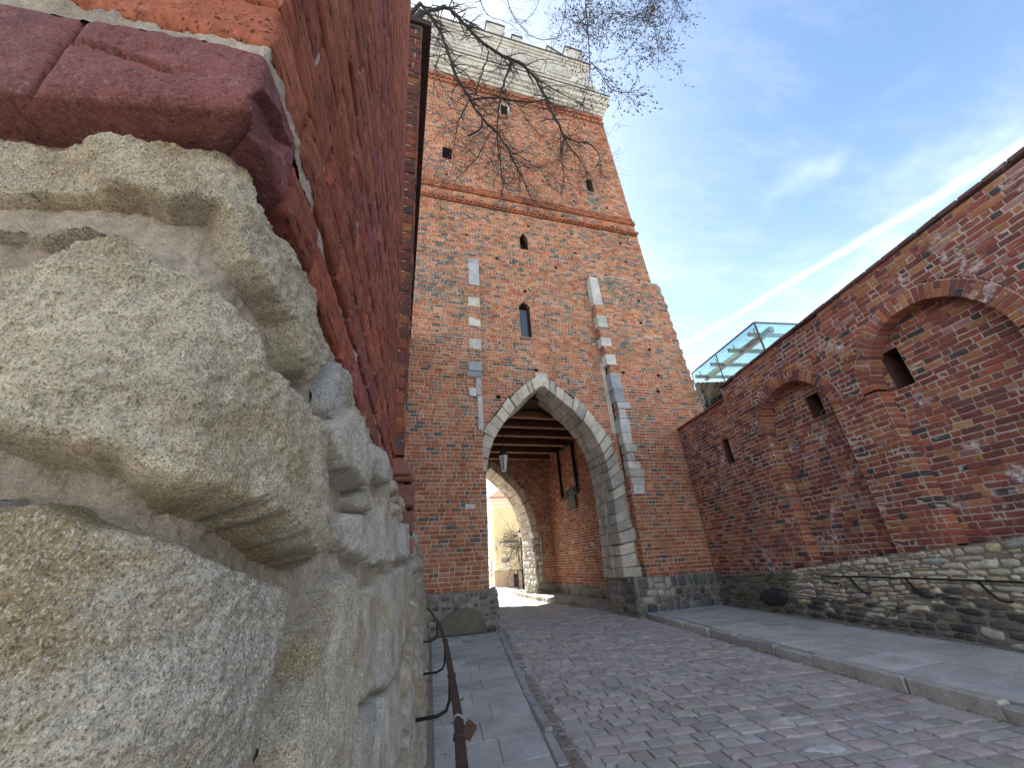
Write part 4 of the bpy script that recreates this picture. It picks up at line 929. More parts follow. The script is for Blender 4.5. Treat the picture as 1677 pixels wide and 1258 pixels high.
# ---- passage
bk = Bricks(); mo = MB(); XW, YP0, YP1, ZC = 7.6, 12.15, 19.6, 6.82
dimb = pick([(.36, .13, .07), (.31, .10, .06), (.42, .19, .10), (.25, .10, .07), (.30, .17, .11), (.42, .30, .2)], [10, 8, 6, 6, 5, 2])
lay(bk, mo, (XW, 0, 0), (0, 1, 0), (-1, 0, 0), lambda z: [(YP0, YP1)], [], .62, ZC, lambda u, z: dimb(), CRS, jp=.006)
BIL = [(0, 2.4), (3.4, 2.4), (4.2, 2.62), (4.9, 3.0), (5.5, 3.55), (5.9, 4.0), (6.2, 4.45)]; BIR = [(0, 6.56), (2.7, 6.56), (3.4, 6.45), (4.2, 6.2), (4.9, 5.85), (5.5, 5.3), (5.9, 4.85), (6.2, 4.45)]
BOL = [(z + .3, x - .12) for z, x in BIL]; BOR = [(0, 6.86)] + [(z + .28, x + .3) for z, x in BIR[1:-1]] + [(6.6, 4.45)]
bcut = lambda z: (lerp(z, BIL) - .1, lerp(z, BOR)) if z < 6.6 else None
lay(bk, mo, (0, YP1, 0), (1, 0, 0), (0, -1, 0), lambda z: [(1.2, XW)], [bcut], .62, ZC, lambda u, z: dimb(), CRS)
lay(bk, mo, (1.2, 0, 0), (0, 1, 0), (1, 0, 0), lambda z: [(YP0, YP1)], [], .12, ZC, lambda u, z: dimb(), .16, Ls=.4, Lh=.25)
bk.build(tower, 'brick', 0, (2, 2), .006, .003, stuff='passage_brickwork'); mo.build('passage_mortar', M['mortar'], tower)
zs = np.concatenate([np.linspace(2.7, 6.0, 24), [6.2]]); zo2 = np.concatenate([np.linspace(2.7, 6.4, 24), [6.6]])
TAN = [(.50, .42, .32), (.46, .39, .30), (.53, .46, .36), (.42, .36, .28)]
arch_side(along(BIR, zs), along(BOR, zo2), 13, YP1 - .05, 21.5, 4, tower, 'rear_arch_stone', cols=TAN)
arch_side(along(BIL, zs), along([(z + .3, x - .35) for z, x in BIL[:-1]] + [(6.6, 4.45)], zo2), 13, YP1 - .05, 21.5, 3, tower, 'rear_arch_stone', cols=TAN)
pol = rubble_rows(0, 1.95, lambda u: .25, lambda u: 2.7, .2, .36, .22, .5, .03)
put_stones(tower, planar((6.58, YP1 - .03, 0), (0, 1, 0), (-1, 0, 0)), pol, lambda u, z: rubl() * 1.15, 'rubble', .05, .06, .07)
pol = rubble_rows(6.58, 7.0, lambda u: .2, lambda u: 2.7, .25, .4, .2, .42, .03)
put_stones(tower, planar((0, YP1 - .05, 0), (1, 0, 0), (0, -1, 0)), pol, lambda u, z: rubl(), 'rubble', .05, .06, .07)
V, F = rblock(box8((6.6, YP1 - .045, 0), (7.02, 21.5, 2.72)), .01); obj('pier_core', V, F, M['rubblemortar'], tower)
V, F = rblock(box8((1.2, YP1 - .045, 0), (2.42, 21.5, 2.72)), .01); obj('pier_core', V, F, M['rubblemortar'], tower)
pol = rubble_rows(YP0, YP1, lambda u: .12, lambda u: .64, .16, .28, .2, .45, .03)
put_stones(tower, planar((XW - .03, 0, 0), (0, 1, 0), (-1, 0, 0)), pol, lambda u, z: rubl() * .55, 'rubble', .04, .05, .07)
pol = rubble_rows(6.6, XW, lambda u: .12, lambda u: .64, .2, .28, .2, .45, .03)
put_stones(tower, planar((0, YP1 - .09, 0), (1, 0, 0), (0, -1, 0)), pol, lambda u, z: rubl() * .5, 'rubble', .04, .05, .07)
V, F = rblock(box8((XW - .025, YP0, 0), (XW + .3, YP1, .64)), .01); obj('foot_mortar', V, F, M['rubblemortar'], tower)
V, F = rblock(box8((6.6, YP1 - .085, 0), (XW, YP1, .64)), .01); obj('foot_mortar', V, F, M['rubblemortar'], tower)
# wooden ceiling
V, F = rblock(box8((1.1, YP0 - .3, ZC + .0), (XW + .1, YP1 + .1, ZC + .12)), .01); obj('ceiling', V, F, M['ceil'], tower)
for i, yb in enumerate([12.9, 13.95, 15.1, 16.35, 17.65, 18.9]):
    V, F = rblock(box8((1.2, yb, ZC - .26), (XW, yb + .24, ZC - .003)), .012, .003); be = obj('ceiling_beam', V, F, M['wood'], tower)
    V, F = rblock(box8((1.2, yb - .012, ZC - .275), (XW, yb + .15, ZC - .235)), .004); obj('painted_lit_edge', V, F, M['woodlit'], be)  # paler strip paints light along each beam's lower front edge
# solid body: the masonry above, beside and behind
for lo, hi in (((-1.05, YT + .6, ZC + .13), (9.3, 21.5, 24.5)), ((XW + .1, YT + .3, 0), (9.9, 21.5, ZC + .2)), ((-1.1, YT + .3, 0), (1.1, 21.5, ZC + .2)), ((2.6, YP1 + .05, 6.64), (7.5, 21.5, ZC + .2))):
    V, F = rblock(box8(lo, hi), .01); obj('core', V, F, M['dimbrick'], tower)
def spandrel(y, oul, our, zt, mat, x0, x1):           # wall thickness closing above the arch behind the ring stones
    mb = MB()
    for z in np.arange(2.0, zt, .15):
        for (a, b) in ((x0, lerp(z, oul) - .02), (lerp(z, our) + .02, x1)):
            if b > a: mb.add([(a, y, z), (b, y, z), (b, y, z + .15), (a, y, z + .15)], np.array([[0, 1, 2, 3]]))
    mb.add([(x0, y, zt), (x1, y, zt), (x1, y, zt + .8), (x0, y, zt + .8)], np.array([[0, 1, 2, 3]])); return mb
spandrel(12.14, [(z - .2, x) for z, x in OUL], OUR, 7.35, None, 1.0, 7.7).build('inner_face', M['mortar'], tower)
spandrel(21.4, [(z - .2, x) for z, x in BOL], BOR, 6.6, None, 1.0, 7.7).build('rear_face', M['mortar'], tower)
# ---- white attic
atx0, atx1, aty = -1.3, 9.78, YT - .02
def bar(name, z0, z1, proud, mat='plaster', x1=None, bev=.012):
    V, F = rblock(box8((atx0 - proud, YT - proud, z0), ((x1 or atx1) + proud, 21.6, z1)), bev); return obj(name, V, F, M[mat], tower)
bar('cornice', 24.55, 24.75, .06); bar('cornice', 24.752, 25.02, .14); bar('cornice', 25.022, 25.30, .24); bar('cornice', 25.302, 25.72, .36); bar('cornice', 25.722, 25.90, .46); bar('cornice_flashing', 25.902, 25.97, .50, 'lead')
bar('attic_wall', 25.97, 30.0, -.10); bar('attic_moulding', 27.55, 27.72, -.02); bar('attic_moulding', 29.55, 29.75, -.02); bar('attic_cornice', 29.752, 29.98, .06); bar('attic_flashing', 29.982, 30.06, .12, 'lead')
V, F = rblock([(9.66, YT - .1, 25.97), (10.16, YT - .1, 25.97), (9.66, YT - .1, 27.5), (9.75, YT - .1, 27.5), (9.66, YT + 2, 25.97), (10.16, YT + 2, 25.97), (9.66, YT + 2, 27.5), (9.75, YT + 2, 27.5)], .02); obj('corner_scroll', V, F, M['plaster'], tower)
for xc in np.arange(-.2, 9.5, 1.94):
    fr = MB()
    for (x0_, x1_, z0_, z1_) in ((xc - .75, xc + .75, 29.15, 29.27), (xc - .75, xc + .75, 27.95, 28.07), (xc - .75, xc - .63, 28.08, 29.14), (xc + .63, xc + .75, 28.08, 29.14)):
        V, F = rblock(box8((x0_, YT + .03, z0_), (x1_, YT + .14, z1_)), .012); fr.add(V, F)
    fr.build('panel_frame', M['plaster'], tower)
    pr_ = [(0, -.16), (.12, -.15), (.2, -.10), (.26, -.14), (.34, -.12), (.40, 0)]
    V, F = lathe([(r, h_) for r, h_ in pr_], (0, 0, 0), 18); V = np.column_stack([V[:, 0] + xc, YT + .13 + V[:, 2], V[:, 1] + 28.6]); obj('rosette', V, F, M['plaster'], tower, None, True)
    V, F = rblock(box8((xc - .5, YT + .04, 26.3), (xc + .5, YT + .12, 27.3)), .02); obj('attic_panel', V, F, M['plaster'], tower)
def merlon(x0, x1, z1, slope=0.):
    c8 = box8((x0, YT + .1, 30.06), (x1, YT + .6, z1)); c8[[5, 7], 2] -= slope
    V, F = rblock(c8, .02); m_ = obj('merlon', V, F, M['plaster'], tower)
    c8 = c8.copy(); c8[:4, 2] = c8[4:, 2] + .002; c8[4:, 2] += .10; c8[[0, 2, 4, 6], 0] -= .06; c8[[1, 3, 5, 7], 0] += .06; c8[[0, 1, 4, 5], 1] -= .06
    V, F = rblock(c8, .01); obj('merlon_cap', V, F, M['lead'], m_)
for a in [(8.42, 9.55, 31.75), (7.1, 8.36, 31.05, .75), (4.8, 5.4, 31.05), (3.2, 4.3, 31.75), (1.95, 3.15, 31.05, .75), (-.4, .3, 31.05)]: merlon(*a)
c8 = box8((9.5, YT + .1, 30.06), (9.8, YT + .6, 31.3)); c8[[5, 7], 0] -= .27; V, F = rblock(c8, .01); obj('merlon_buttress', V, F, M['plaster'], tower)
# ================================================================== RIGHT-HAND WALL with blind arches
rw = empty('arcaded_wall', (8.6, 6.5, 0), 'dark red brick wall with two blind arches on a pale and black rubble base', 'wall')
BT = [(-6.5, 2.1), (-3, 1.75), (-.71, 1.47), (-.15, 1.40), (.73, 1.33), (1.88, 1.24), (3.7, 1.05), (5, .97), (6.7, .90)]
TOPA = [(-6.5, 6.16), (-2.94, 6.05), (-.43, 5.98), (1.11, 5.93), (3.95, 5.83)]
ubase = lambda z: np.interp(-z, [-b for a, b in BT], [a for a, b in BT])
wp = lambda u, off=0., z=0.: WP0 + WD * u + WN * off + np.array([0, 0, z])
def wuv(px, py, off=0.): p = onP(px, py, WP0 + WN * off, WN); return (p - WP0) @ WD, p[2]
DEP = .26
NI = [(1.96, .94, 4.06, .92), (-.88, .985, 4.02, 1.04)]         # centre, half width, springing, rise
def niche(n, z, grow=0.):
    c, a, zs_, r_ = n
    if z < zs_: return (c - a, c + a)
    t_ = (z - zs_) / (r_ + grow)
    return (c - (a + grow) * math.sqrt(1 - t_ * t_), c + (a + grow) * math.sqrt(1 - t_ * t_)) if t_ < 1 else None
def ncut(n, ring=.27): return lambda z: niche(n, z, ring if z >= n[2] else 0.)
def slit(pts, off):
    q = np.array([wuv(*p, off) for p in pts]); return (q[:, 0].min() * .6 + np.sort(q[:, 0])[1] * .4, np.sort(q[:, 0])[2] * .5 + q[:, 0].max() * .5, np.sort(q[:, 1])[:2].mean(), np.sort(q[:, 1])[2:].mean())
SL2 = slit([(1440, 581), (1465, 570), (1502, 628), (1472, 643)], -DEP); SL1 = slit([(1320, 645), (1336, 640), (1354, 679), (1330, 690)], -DEP); SL0 = slit([(1184, 720), (1191, 717), (1203, 758), (1193, 767)], 0)
def wcol(u, z):
    m_ = fbm(np.array([[u * .8, z * .9, 5.]]), 1, 3)[0]
    if any(0 < abs(u - n[0]) - n[1] < .22 and z < n[2] + .2 for n in NI) and RNG.random() < .55: return wall_orange()
    if u > 2.9 and z < 3.4 and RNG.random() < .3: return tower_low()
    if z > 4.9 and u > -1 and RNG.random() < .25: return wall_orange()
    if m_ > .5 and RNG.random() < .35: return wall_orange()
    return wall_red()
bk = Bricks(); mo = MB(); PW = .101
lay(bk, mo, WP0, WD, WN, lambda z: [(ubase(z), 3.95)], [ncut(n) for n in NI] + [wcut(SL0)], .92, 5.80, wcol, PW, .016, .07, DEP + .02, .27, .128, .012, .006)
lay(bk, mo, WP0, WD, WN, lambda z: [(3.95, 6.75)], [wcut(SL0)], .92, 5.45, wcol, PW, .016, .07, .22, .27, .128, .012, .006)
lay(bk, mo, WP0 + WN * .005, WD, WN, lambda z: [(-6.4, np.interp(-z, [-b for a, b in TOPA], [a for a, b in TOPA]) if z > 5.83 else 3.94)], [], 5.80, 6.10, wcol, PW, .016, .07, .2, .27, .128)
for n, s_ in zip(NI, (SL1, SL2)):
    lay(bk, mo, WP0 - WN * DEP, WD, WN, lambda z: [(max(ubase(z), n[0] - n[1] - .05), n[0] + n[1] + .05)], [wcut(s_)], 1.0, n[2] + n[3] + .1, wcol, PW, .016, .07, .3, .27, .128, .012, .006)
mbk = MB()
for n in NI:                                     # voussoirs, running through the depth of the blind arch
    c, a, zs_, r_ = n; N_ = int(math.pi * (a + r_) / 2 / .087)
    for k in range(N_):
        t0, t1 = math.pi * (k + .07) / N_, math.pi * (k + .93) / N_; split = RNG.random() < .45
        for (g0, g1) in (((0, .125), (.138, .262)) if split else ((0, .262),)):
            P = []
            for off in (RNG.normal(.012, .006), -DEP - .03):
                for g in (g0, g1):
                    for t_ in (t0, t1): P.append(wp(c - math.cos(t_) * (a + g), off, zs_ + math.sin(t_) * (r_ + g)))
            V, F = rblock(P, .008, .0025); c_ = wall_red() if RNG.random() < .7 else wall_orange()
            obj('arch_brick', V, F, M['wallbrick_o'], rw, None, False, c_)
    ts = np.linspace(0, math.pi, 40); V = [wp(c - math.cos(t_) * (a + g), off, zs_ + math.sin(t_) * (r_ + g)) for t_ in ts for off, g in ((-DEP - .02, .012), (-.004, .012), (-.004, .275))]
    obj('arch_mortar', V, np.array([[i * 3 + j, i * 3 + j + 1, i * 3 + j + 4, i * 3 + j + 3] for i in range(39) for j in (0, 1)]), M['wallmortar'], rw)
bk.build(rw, 'wallbrick', 300, (3, 3), .009, .0035, piece_tm=(4, 3)); mo.build('mortar', M['wallmortar'], rw)
mb = MB()
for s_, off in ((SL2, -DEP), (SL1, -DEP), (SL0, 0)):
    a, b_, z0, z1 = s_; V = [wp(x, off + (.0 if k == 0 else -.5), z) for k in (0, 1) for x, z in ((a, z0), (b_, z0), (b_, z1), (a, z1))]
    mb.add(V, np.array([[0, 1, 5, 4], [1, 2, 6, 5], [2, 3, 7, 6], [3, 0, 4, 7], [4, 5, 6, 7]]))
mb.build('arrow_slit', M['slitshade'], rw)
# copings
u = -6.4
while u < 3.95:
    e = min(u + .30, 3.97); za, zb_ = lerp(u, TOPA), lerp(e, TOPA); P = []
    for off in (.055, -.5):
        for zz in (0, .062):
            for x, z in ((u + .005, za), (e - .005, zb_)): P.append(wp(x, off, z + zz))
    V, F = rblock(P, .008, .003); obj('coping_tile', V, F, M['wallbrick_o'], rw, None, False, np.array((.15, .085, .075)) * RNG.uniform(.8, 1.2)); u = e
u = 3.98
while u < 6.7:
    e = min(u + .30, 6.75); P = [wp(x, off, 5.462 + zz) for off in (.05, -.5) for zz in (0, .055) for x in (u + .005, e - .005)]
    V, F = rblock(P, .008, .003); obj('coping_tile', V, F, M['wallbrick_o'], rw, None, False, np.array((.26, .085, .06)) * RNG.uniform(.8, 1.2)); u = e
P = [wp(x, off, z) for off in (-.76, -1.0) for z in (0, 5.8) for x in (-6.4, 3.97)]; V, F = rblock(P, .01); obj('core', V, F, M['dimbrick'], rw)
P = [wp(x, off, z) for off in (-.76, -1.0) for z in (0, 5.44) for x in (3.98, 6.7)]; V, F = rblock(P, .01); obj('core', V, F, M['dimbrick'], rw)
P = [wp(3.962, off, z) for off in (.0, -.5) for z in (5.5, 5.84)]; obj('step_face', [P[0], P[1], P[3], P[2]], np.array([[0, 1, 2, 3]]), M['wallmortar'], rw)
# rubble base
cream = pick([(.60, .54, .41), (.54, .48, .37), (.64, .59, .49), (.54, .46, .28), (.42, .40, .35)], [8, 7, 6, 3, 4]); blk = pick([(.075, .072, .068), (.11, .105, .095), (.15, .14, .12), (.20, .185, .155)], [8, 7, 5, 3])
mossy = pick([(.13, .13, .10), (.17, .165, .13), (.11, .12, .06), (.21, .20, .16)], [6, 6, 4, 4])
def basecol(u, z):
    if u > 3.6: return mossy()
    lim = .58 + .1 * math.sin(u * 3) - .04 * u
    if z > lim + .09 * RNG.normal(): return cream()
    return np.array((.48, .46, .40)) if RNG.random() < .07 else blk()
midz = lambda u: .55 - .03 * u + .05 * math.sin(u * 2.2)
pol = rubble_rows(-4.5, 6.7, lambda u: .04, midz, .09, .2, .14, .5, .016, jag=.3, cc=.22) + rubble_rows(-4.5, 6.7, midz, lambda u: lerp(u, BT) - .005, .07, .14, .14, .5, .010, jag=.28, cc=.18)
put_stones(rw, planar(WP0 + WN * .01, WD, WN), pol, basecol, 'rubble', .04, .014, .024, .007)
P = [wp(x, off, z) for off in (.02, -.5) for z in (0, .9) for x in (-6, 6.6)]
us = np.linspace(-6, 6.7, 60); V = [p for u in us for p in (wp(u, .012, 0), wp(u, .012, lerp(u, BT) + .01))]; obj('base_mortar', V, gridF(60, 2), M['rubblemortar'], rw)
blkp = [wuv(1265, 966, .1), wuv(1290, 975, .1)]
V, F = stone(planar(WP0 + WN * .03, WD, WN), np.array([wuv(*p, .05) for p in ((1247, 972), (1262, 964), (1285, 967), (1290, 980), (1283, 992), (1262, 993), (1250, 985))]), .02, .14, .07, .015, 9, .01, .3, .03, 5); obj('dark_stone', V, F, M['rubble_o'], rw, None, True, (.05, .05, .052))
# little plant rooted in the slit
pl_ = empty('wall_plant', tuple(wp(SL1[0] + .05, -DEP + .05, SL1[2])), 'small green plant hanging from the slit inside the smaller blind arch', 'plant')
mb = MB()
for k in range(70):
    t_ = RNG.uniform(0, 1); c = wp(SL1[0] + .02 + RNG.normal(0, .06) - .05 * t_, -DEP + .06 + RNG.uniform(0, .07), SL1[2] + .12 - .42 * t_ + RNG.normal(0, .03)); d1 = RNG.normal(0, 1, 3); d1 /= np.linalg.norm(d1); d2 = np.cross(d1, RNG.normal(0, 1, 3)); d2 /= np.linalg.norm(d2)
    l = RNG.uniform(.025, .05); mb.add([c, c + d1 * l * .5 + d2 * l * .3, c + d1 * l, c + d1 * l * .5 - d2 * l * .3], np.array([[0, 1, 2, 3]]))
tag(mb.build('foliage', M['leaf'], pl_), kind='stuff')
mb = MB()
for k in range(5):
    p0 = wp(SL1[0] + .04 + .01 * k, -DEP + .02, SL1[2] + .05); p1 = p0 + WN * .06 - np.array([0, 0, .1 + .05 * k]) + WD * RNG.normal(0, .05); V, F = tube([p0, (p0 + p1) / 2 + WN * .03, p1], .004, 5); mb.add(V, F)
mb.build('stem', M['bark'], pl_)
# ================================================================== glass pavilion behind the wall
gp = empty('glass_pavilion', (11.2, 9.5, 0), 'turquoise glass pavilion on steel beams rising behind the brick wall', 'pavilion')
G1, G2 = np.array([11.02, 8.0, 8.40]), np.array([11.49, 11.7, 8.40]); gd = (G2 - G1) / np.linalg.norm(G2 - G1); gx = np.array([gd[1], -gd[0], 0]); GL = np.linalg.norm(G2 - G1); GB = 6.9
def gpane(p, u, v, lu, lv, n):
    V, F = rblock(frame8(p, u, v, n, lu, lv, .016), .002); return obj('glass_pane', V, F, M['glass'], gp)
half = GL * .56
gpane(G1 + gd * .03 - Zv * (8.4 - GB), gd, Zv, half - .05, 8.38 - GB, gx); gpane(G1 + gd * (half + .02) - Zv * (8.4 - GB), gd, Zv, GL - half - .05, 8.38 - GB, gx)
gpane(G1 + gx * .05 - Zv * (8.4 - GB), gx, Zv, 3.9, 8.38 - GB, gd)
for k in range(2): gpane(G1 + gd * (.05 + k * half) + gx * .05, gd, gx, half - .08, 3.9, Zv)
def strut(a, b, r, nm='steel_frame', mt='steel', par=None):
    V, F = tube([a, b], r, 6); return obj(nm, V, F, M[mt], par or gp)
strut(G1 - Zv * 2, G1, .035, mt='lead'); strut(G1, G2, .03, mt='lead'); strut(G1, G1 + gx * 4, .03, mt='lead'); strut(G1 + gd * half - Zv * 1.5, G1 + gd * half, .022, mt='lead'); strut(G2 - Zv * 1.4, G2, .022)
i0 = G1 + gx * .5 - Zv * .18
V, F = rblock(frame8(i0 - Zv * .16 + gd * .0, gd, gx, Zv, GL, .16, .2), .01); obj('steel_beam', V, F, M['steel'], gp)
for k in np.linspace(.35, GL - .2, 4):
    V, F = rblock(frame8(G1 + gd * k - Zv * .30, gx, gd, Zv, 3.8, .07, .14), .008); obj('steel_rib', V, F, M['steel'], gp)
    strut(G1 + gd * k + gx * .25 - Zv * .2, G1 + gd * k + gx * .25 + Zv * .0, .02)
c8 = frame8(G1 + gx * .10 + gd * 1.3 - Zv * 8.4, gd, gx, Zv, GL - 1.2, .3, 6.85); c8[[5, 7], 2] = 8.02; V, F = rblock(c8, .02); obj('dark_wall', V, F, M['dimbrick'], gp)
bk = Bricks(); mo = MB(); dk = pick([(.035, .033, .034), (.05, .045, .045), (.028, .027, .028)], [3, 2, 2])
lay(bk, mo, G1 + gx * .08 - Zv * 8.4, gd, -gx, lambda z: [(1.3 + max(0, (z - 6.8) / 1.2 * (GL - 1.2)), GL + .1)], [], 4.5, 7.95, lambda u, z: dk(), .12); bk.build(gp, 'brick', 0, (2, 2), stuff='dark_brickwork')
# ================================================================== handrails
hr = empty('handrail', (.3, 2, 0), 'rusty flat iron handrail beside the near wall, a padlock hanging on it', 'handrail', None)
ZH = .9
bar_px = [(770, 1330), (756.6, 1258), (751, 1178), (739.5, 1107), (729, 1050), (720, 1024), (702, 997)]
BP = [onZ(*p, ZH) for p in bar_px]; BP[5] = onZ(*bar_px[5], ZH + .03); BP[6] = onZ(*bar_px[6], ZH + .07)
BP = [BP[0] + (BP[0] - BP[1]) * 1.5] + BP
def flat(pts, w_, t_):
    mb = MB()
    for a, b in zip(pts[:-1], pts[1:]):
        d = (b - a); l = np.linalg.norm(d); d /= l; sidev = np.cross(d, Zv); sidev /= np.linalg.norm(sidev); up = np.cross(sidev, d)
        V, F = rblock(frame8(a - sidev * w_ / 2 - up * t_ / 2, d, sidev, up, l + .002, w_, t_), .003); mb.add(V, F)
    return mb
flat(BP[:6], .042, .012).build('rail', M['rust'], hr); flat(BP[5:], .034, .012).build('rail', M['rust'], hr)
for q in (BP[4], BP[5], onZ(753, 1208, ZH)):
    d = BP[4] - BP[3]; d /= np.linalg.norm(d); sv_ = np.cross(d, Zv); sv_ /= np.linalg.norm(sv_); V, F = rblock(frame8(q - sv_ * .026 - Zv * .011 - d * .012, d, sv_, Zv, .024, .052, .022), .003); obj('joint_collar', V, F, M['rust'], hr)
def zat(P, py):
    best = min(np.linspace(0, 1.2, 240), key=lambda z: abs(proj(np.array([P[0], P[1], z]))[0][0][1] - py)); return best
for (tp, by) in (((737, 1112), 1170), ((729, 1052), 1100), ((716, 1021), 1050), ((760, 1290), 1420)):
    t_ = onZ(*tp, ZH - .008); zb_ = zat(t_, by) if by < 1300 else .5; wx = WF(t_[1]) - .07
    pts = [np.array([t_[0], t_[1], t_[2]]), np.array([t_[0], t_[1], zb_ + .07]), np.array([t_[0] - .02, t_[1], zb_ + .02]), np.array([t_[0] - .07, t_[1], zb_]), np.array([wx - .05, t_[1] - .01, zb_])]
    V, F = tube(pts, .0105, 8); obj('bracket', V, F, M['iron'], hr, None, True)
pk = empty('padlock', tuple(onZ(751, 1180, ZH)), 'rusty padlock locked around the flat handrail in front', 'padlock')
pc = onZ(752, 1183, ZH); rd = BP[3] - BP[2]; rd /= np.linalg.norm(rd); ps = np.cross(rd, Zv); ps /= np.linalg.norm(ps)
ax = ps * .80 - Zv * .60; ax /= np.linalg.norm(ax); ay = rd; az = np.cross(ax, ay)
ay2 = ay * .45 + az * .9; ay2 /= np.linalg.norm(ay2); az2 = np.cross(ax, ay2)
V, F = tube([pc + ax * (.022 * math.cos(t_) if t_ < math.pi else 0) * 1.0 + (-ax * .012) + ax * (-.026 * math.cos(t_)) + az * .0 + ay2 * .026 * math.sin(t_) * 0 + np.cross(ax, ay) * .024 * math.sin(t_) for t_ in np.linspace(-1.0, math.pi + 1.0, 16)], .0042, 8)
sh = [pc + ax * (.034) + az * .020] + [pc + ax * (-.008 - .020 * math.sin(t_)) + az * .020 * math.cos(t_) for t_ in np.linspace(0, math.pi, 12)] + [pc + ax * .034 - az * .020]
V, F = tube(sh, .0042, 8); obj('shackle', V, F, M['steel'], pk, None, True)
V, F = rblock(frame8(pc + ax * .028 - az * .030 - ay * .009, ax, az, ay, .05, .06, .018), .004); obj('lock_body', V, F, M['padlock'], pk)
rr = empty('handrail', tuple(wp(.5, .15, .0)), 'thin black iron handrail with scrolled end fixed to the pale rubble base', 'handrail')
pts = [wp(u, .15, z) for u, z in ((2.62, .955), (1.5, .955), (.4, .945), (-.6, .93), (-3.5, .90))]; V, F = tube(pts, .014, 8); obj('rail', V, F, M['iron'], rr, None, True)
pts = [wp(2.62 + .02 * math.sin(t_ * 3), .15, .955 - .10 * t_) for t_ in np.linspace(0, .7, 5)] + [wp(2.55 - .28 * t_, .15, .87 - .05 * math.sin(t_ * 3)) for t_ in np.linspace(.1, .9, 6)] + [wp(2.29 + .04 * math.cos(t_), .15, .81 + .035 * math.sin(t_)) for t_ in np.linspace(1.2, -3.4, 8)]
V, F = tube(pts, .011, 7); obj('scroll', V, F, M['iron'], rr, None, True)
for u in (1.99, .96, -.03, -1.1):
    V, F = tube([wp(u, .15, .95), wp(u - .07, .14, .80), wp(u - .12, .11, .70), wp(u - .16, .04, .675), wp(u - .2, -.02, .68)], .018, 8); obj('bracket', V, F, M['iron'], rr, None, True)
# ================================================================== lantern and signs in the passage
YL = 12.75; lc = onY(825.5, 770, YL); lx = lc[0]; zt_, zb_ = onY(824, 735, YL)[2], onY(825.5, 771, YL)[2]
la = empty('lantern', (lx, YL, zb_), 'black six-sided lantern with frosted panes hanging under the gate arch', 'lantern')
H_ = zt_ - zb_; r0, r1 = .115, .19
for k in range(6):
    a0, a1 = k * math.pi / 3 + .2, (k + 1) * math.pi / 3 + .2; f = lambda a, r, z: np.array([lx + math.cos(a) * r, YL + math.sin(a) * r, zb_ + z])
    P = [f(a0, r0, 0), f(a1, r0, 0), f(a1, r1, H_ * .66), f(a0, r1, H_ * .66)]; obj('pane', P, np.array([[0, 1, 2, 3]]), M['shade'], la)
    V, F = tube([P[0], P[3]], .012, 6); obj('bar', V, F, M['iron'], la)
V, F = lathe([(r1 + .015, H_ * .66), (r1 + .03, H_ * .69), (r1 * .75, H_ * .80), (.07, H_ * .88), (.05, H_ * .95), (.02, H_)], (lx, YL, zb_), 6); obj('cap', V, F, M['iron'], la)
V, F = lathe([(0, -.012), (r0 + .01, -.01), (r0 + .02, .0), (r0, .015)], (lx, YL, zb_), 6); obj('base_ring', V, F, M['shade'], la)
for k in range(4):
    a = k * math.pi / 2 + .4; V, F = tube([(lx + math.cos(a) * r, YL + math.sin(a) * r, zb_ + z) for r, z in ((.13, .0), (.14, -.06), (.08, -.10), (.02, -.13), (.0, -.19))], .009, 6); obj('scroll', V, F, M['iron'], la)
V, F = tube([(lx, YL, zt_ - .01), (lx, YL, ZC - .02)], .014, 6); obj('hanging_rod', V, F, M['iron'], la)
def onX(px, py, x): return onP(px, py, (x, 0, 0), (1, 0, 0))
fa, fb = onX(912, 739, XW - .06), onX(947, 810, XW - .06)
fm = empty('wall_frame', (XW - .05, (fa[1] + fb[1]) / 2, fb[2]), 'tall dark iron frame fixed high on the passage wall', 'frame')
y0_, y1_, z0_, z1_ = min(fa[1], fb[1]), max(fa[1], fb[1]), 4.25, 6.6
for lo, hi in (((y0_, z0_), (y0_ + .09, z1_)), ((y1_ - .09, z0_), (y1_, z1_)), ((y0_ + .091, z0_), (y1_ - .091, z0_ + .09)), ((y0_ + .091, z1_ - .09), (y1_ - .091, z1_))):
    V, F = rblock(box8((XW - .12, lo[0], lo[1]), (XW - .01, hi[0], hi[1])), .01); obj('frame_bar', V, F, M['iron'], fm)
pa, pb_ = onX(929, 803, XW - .04), onX(945, 832, XW - .04)
pq = empty('wall_plaque', (XW - .04, (pa[1] + pb_[1]) / 2, pb_[2]), 'dark stone plaque with a paler rim below the iron frame', 'plaque')
V, F = rblock(box8((XW - .06, pb_[1], pb_[2]), (XW - .005, pa[1], pa[2])), .012); obj('slab', V, F, M['rubble_o'], pq, None, False, (.10, .10, .095))
V, F = rblock(box8((XW - .075, pb_[1] + .1, pb_[2] + .08), (XW - .061, pa[1] - .1, pa[2] - .08)), .006); obj('inscription_panel', V, F, M['rubble_o'], pq, None, False, (.16, .155, .145))
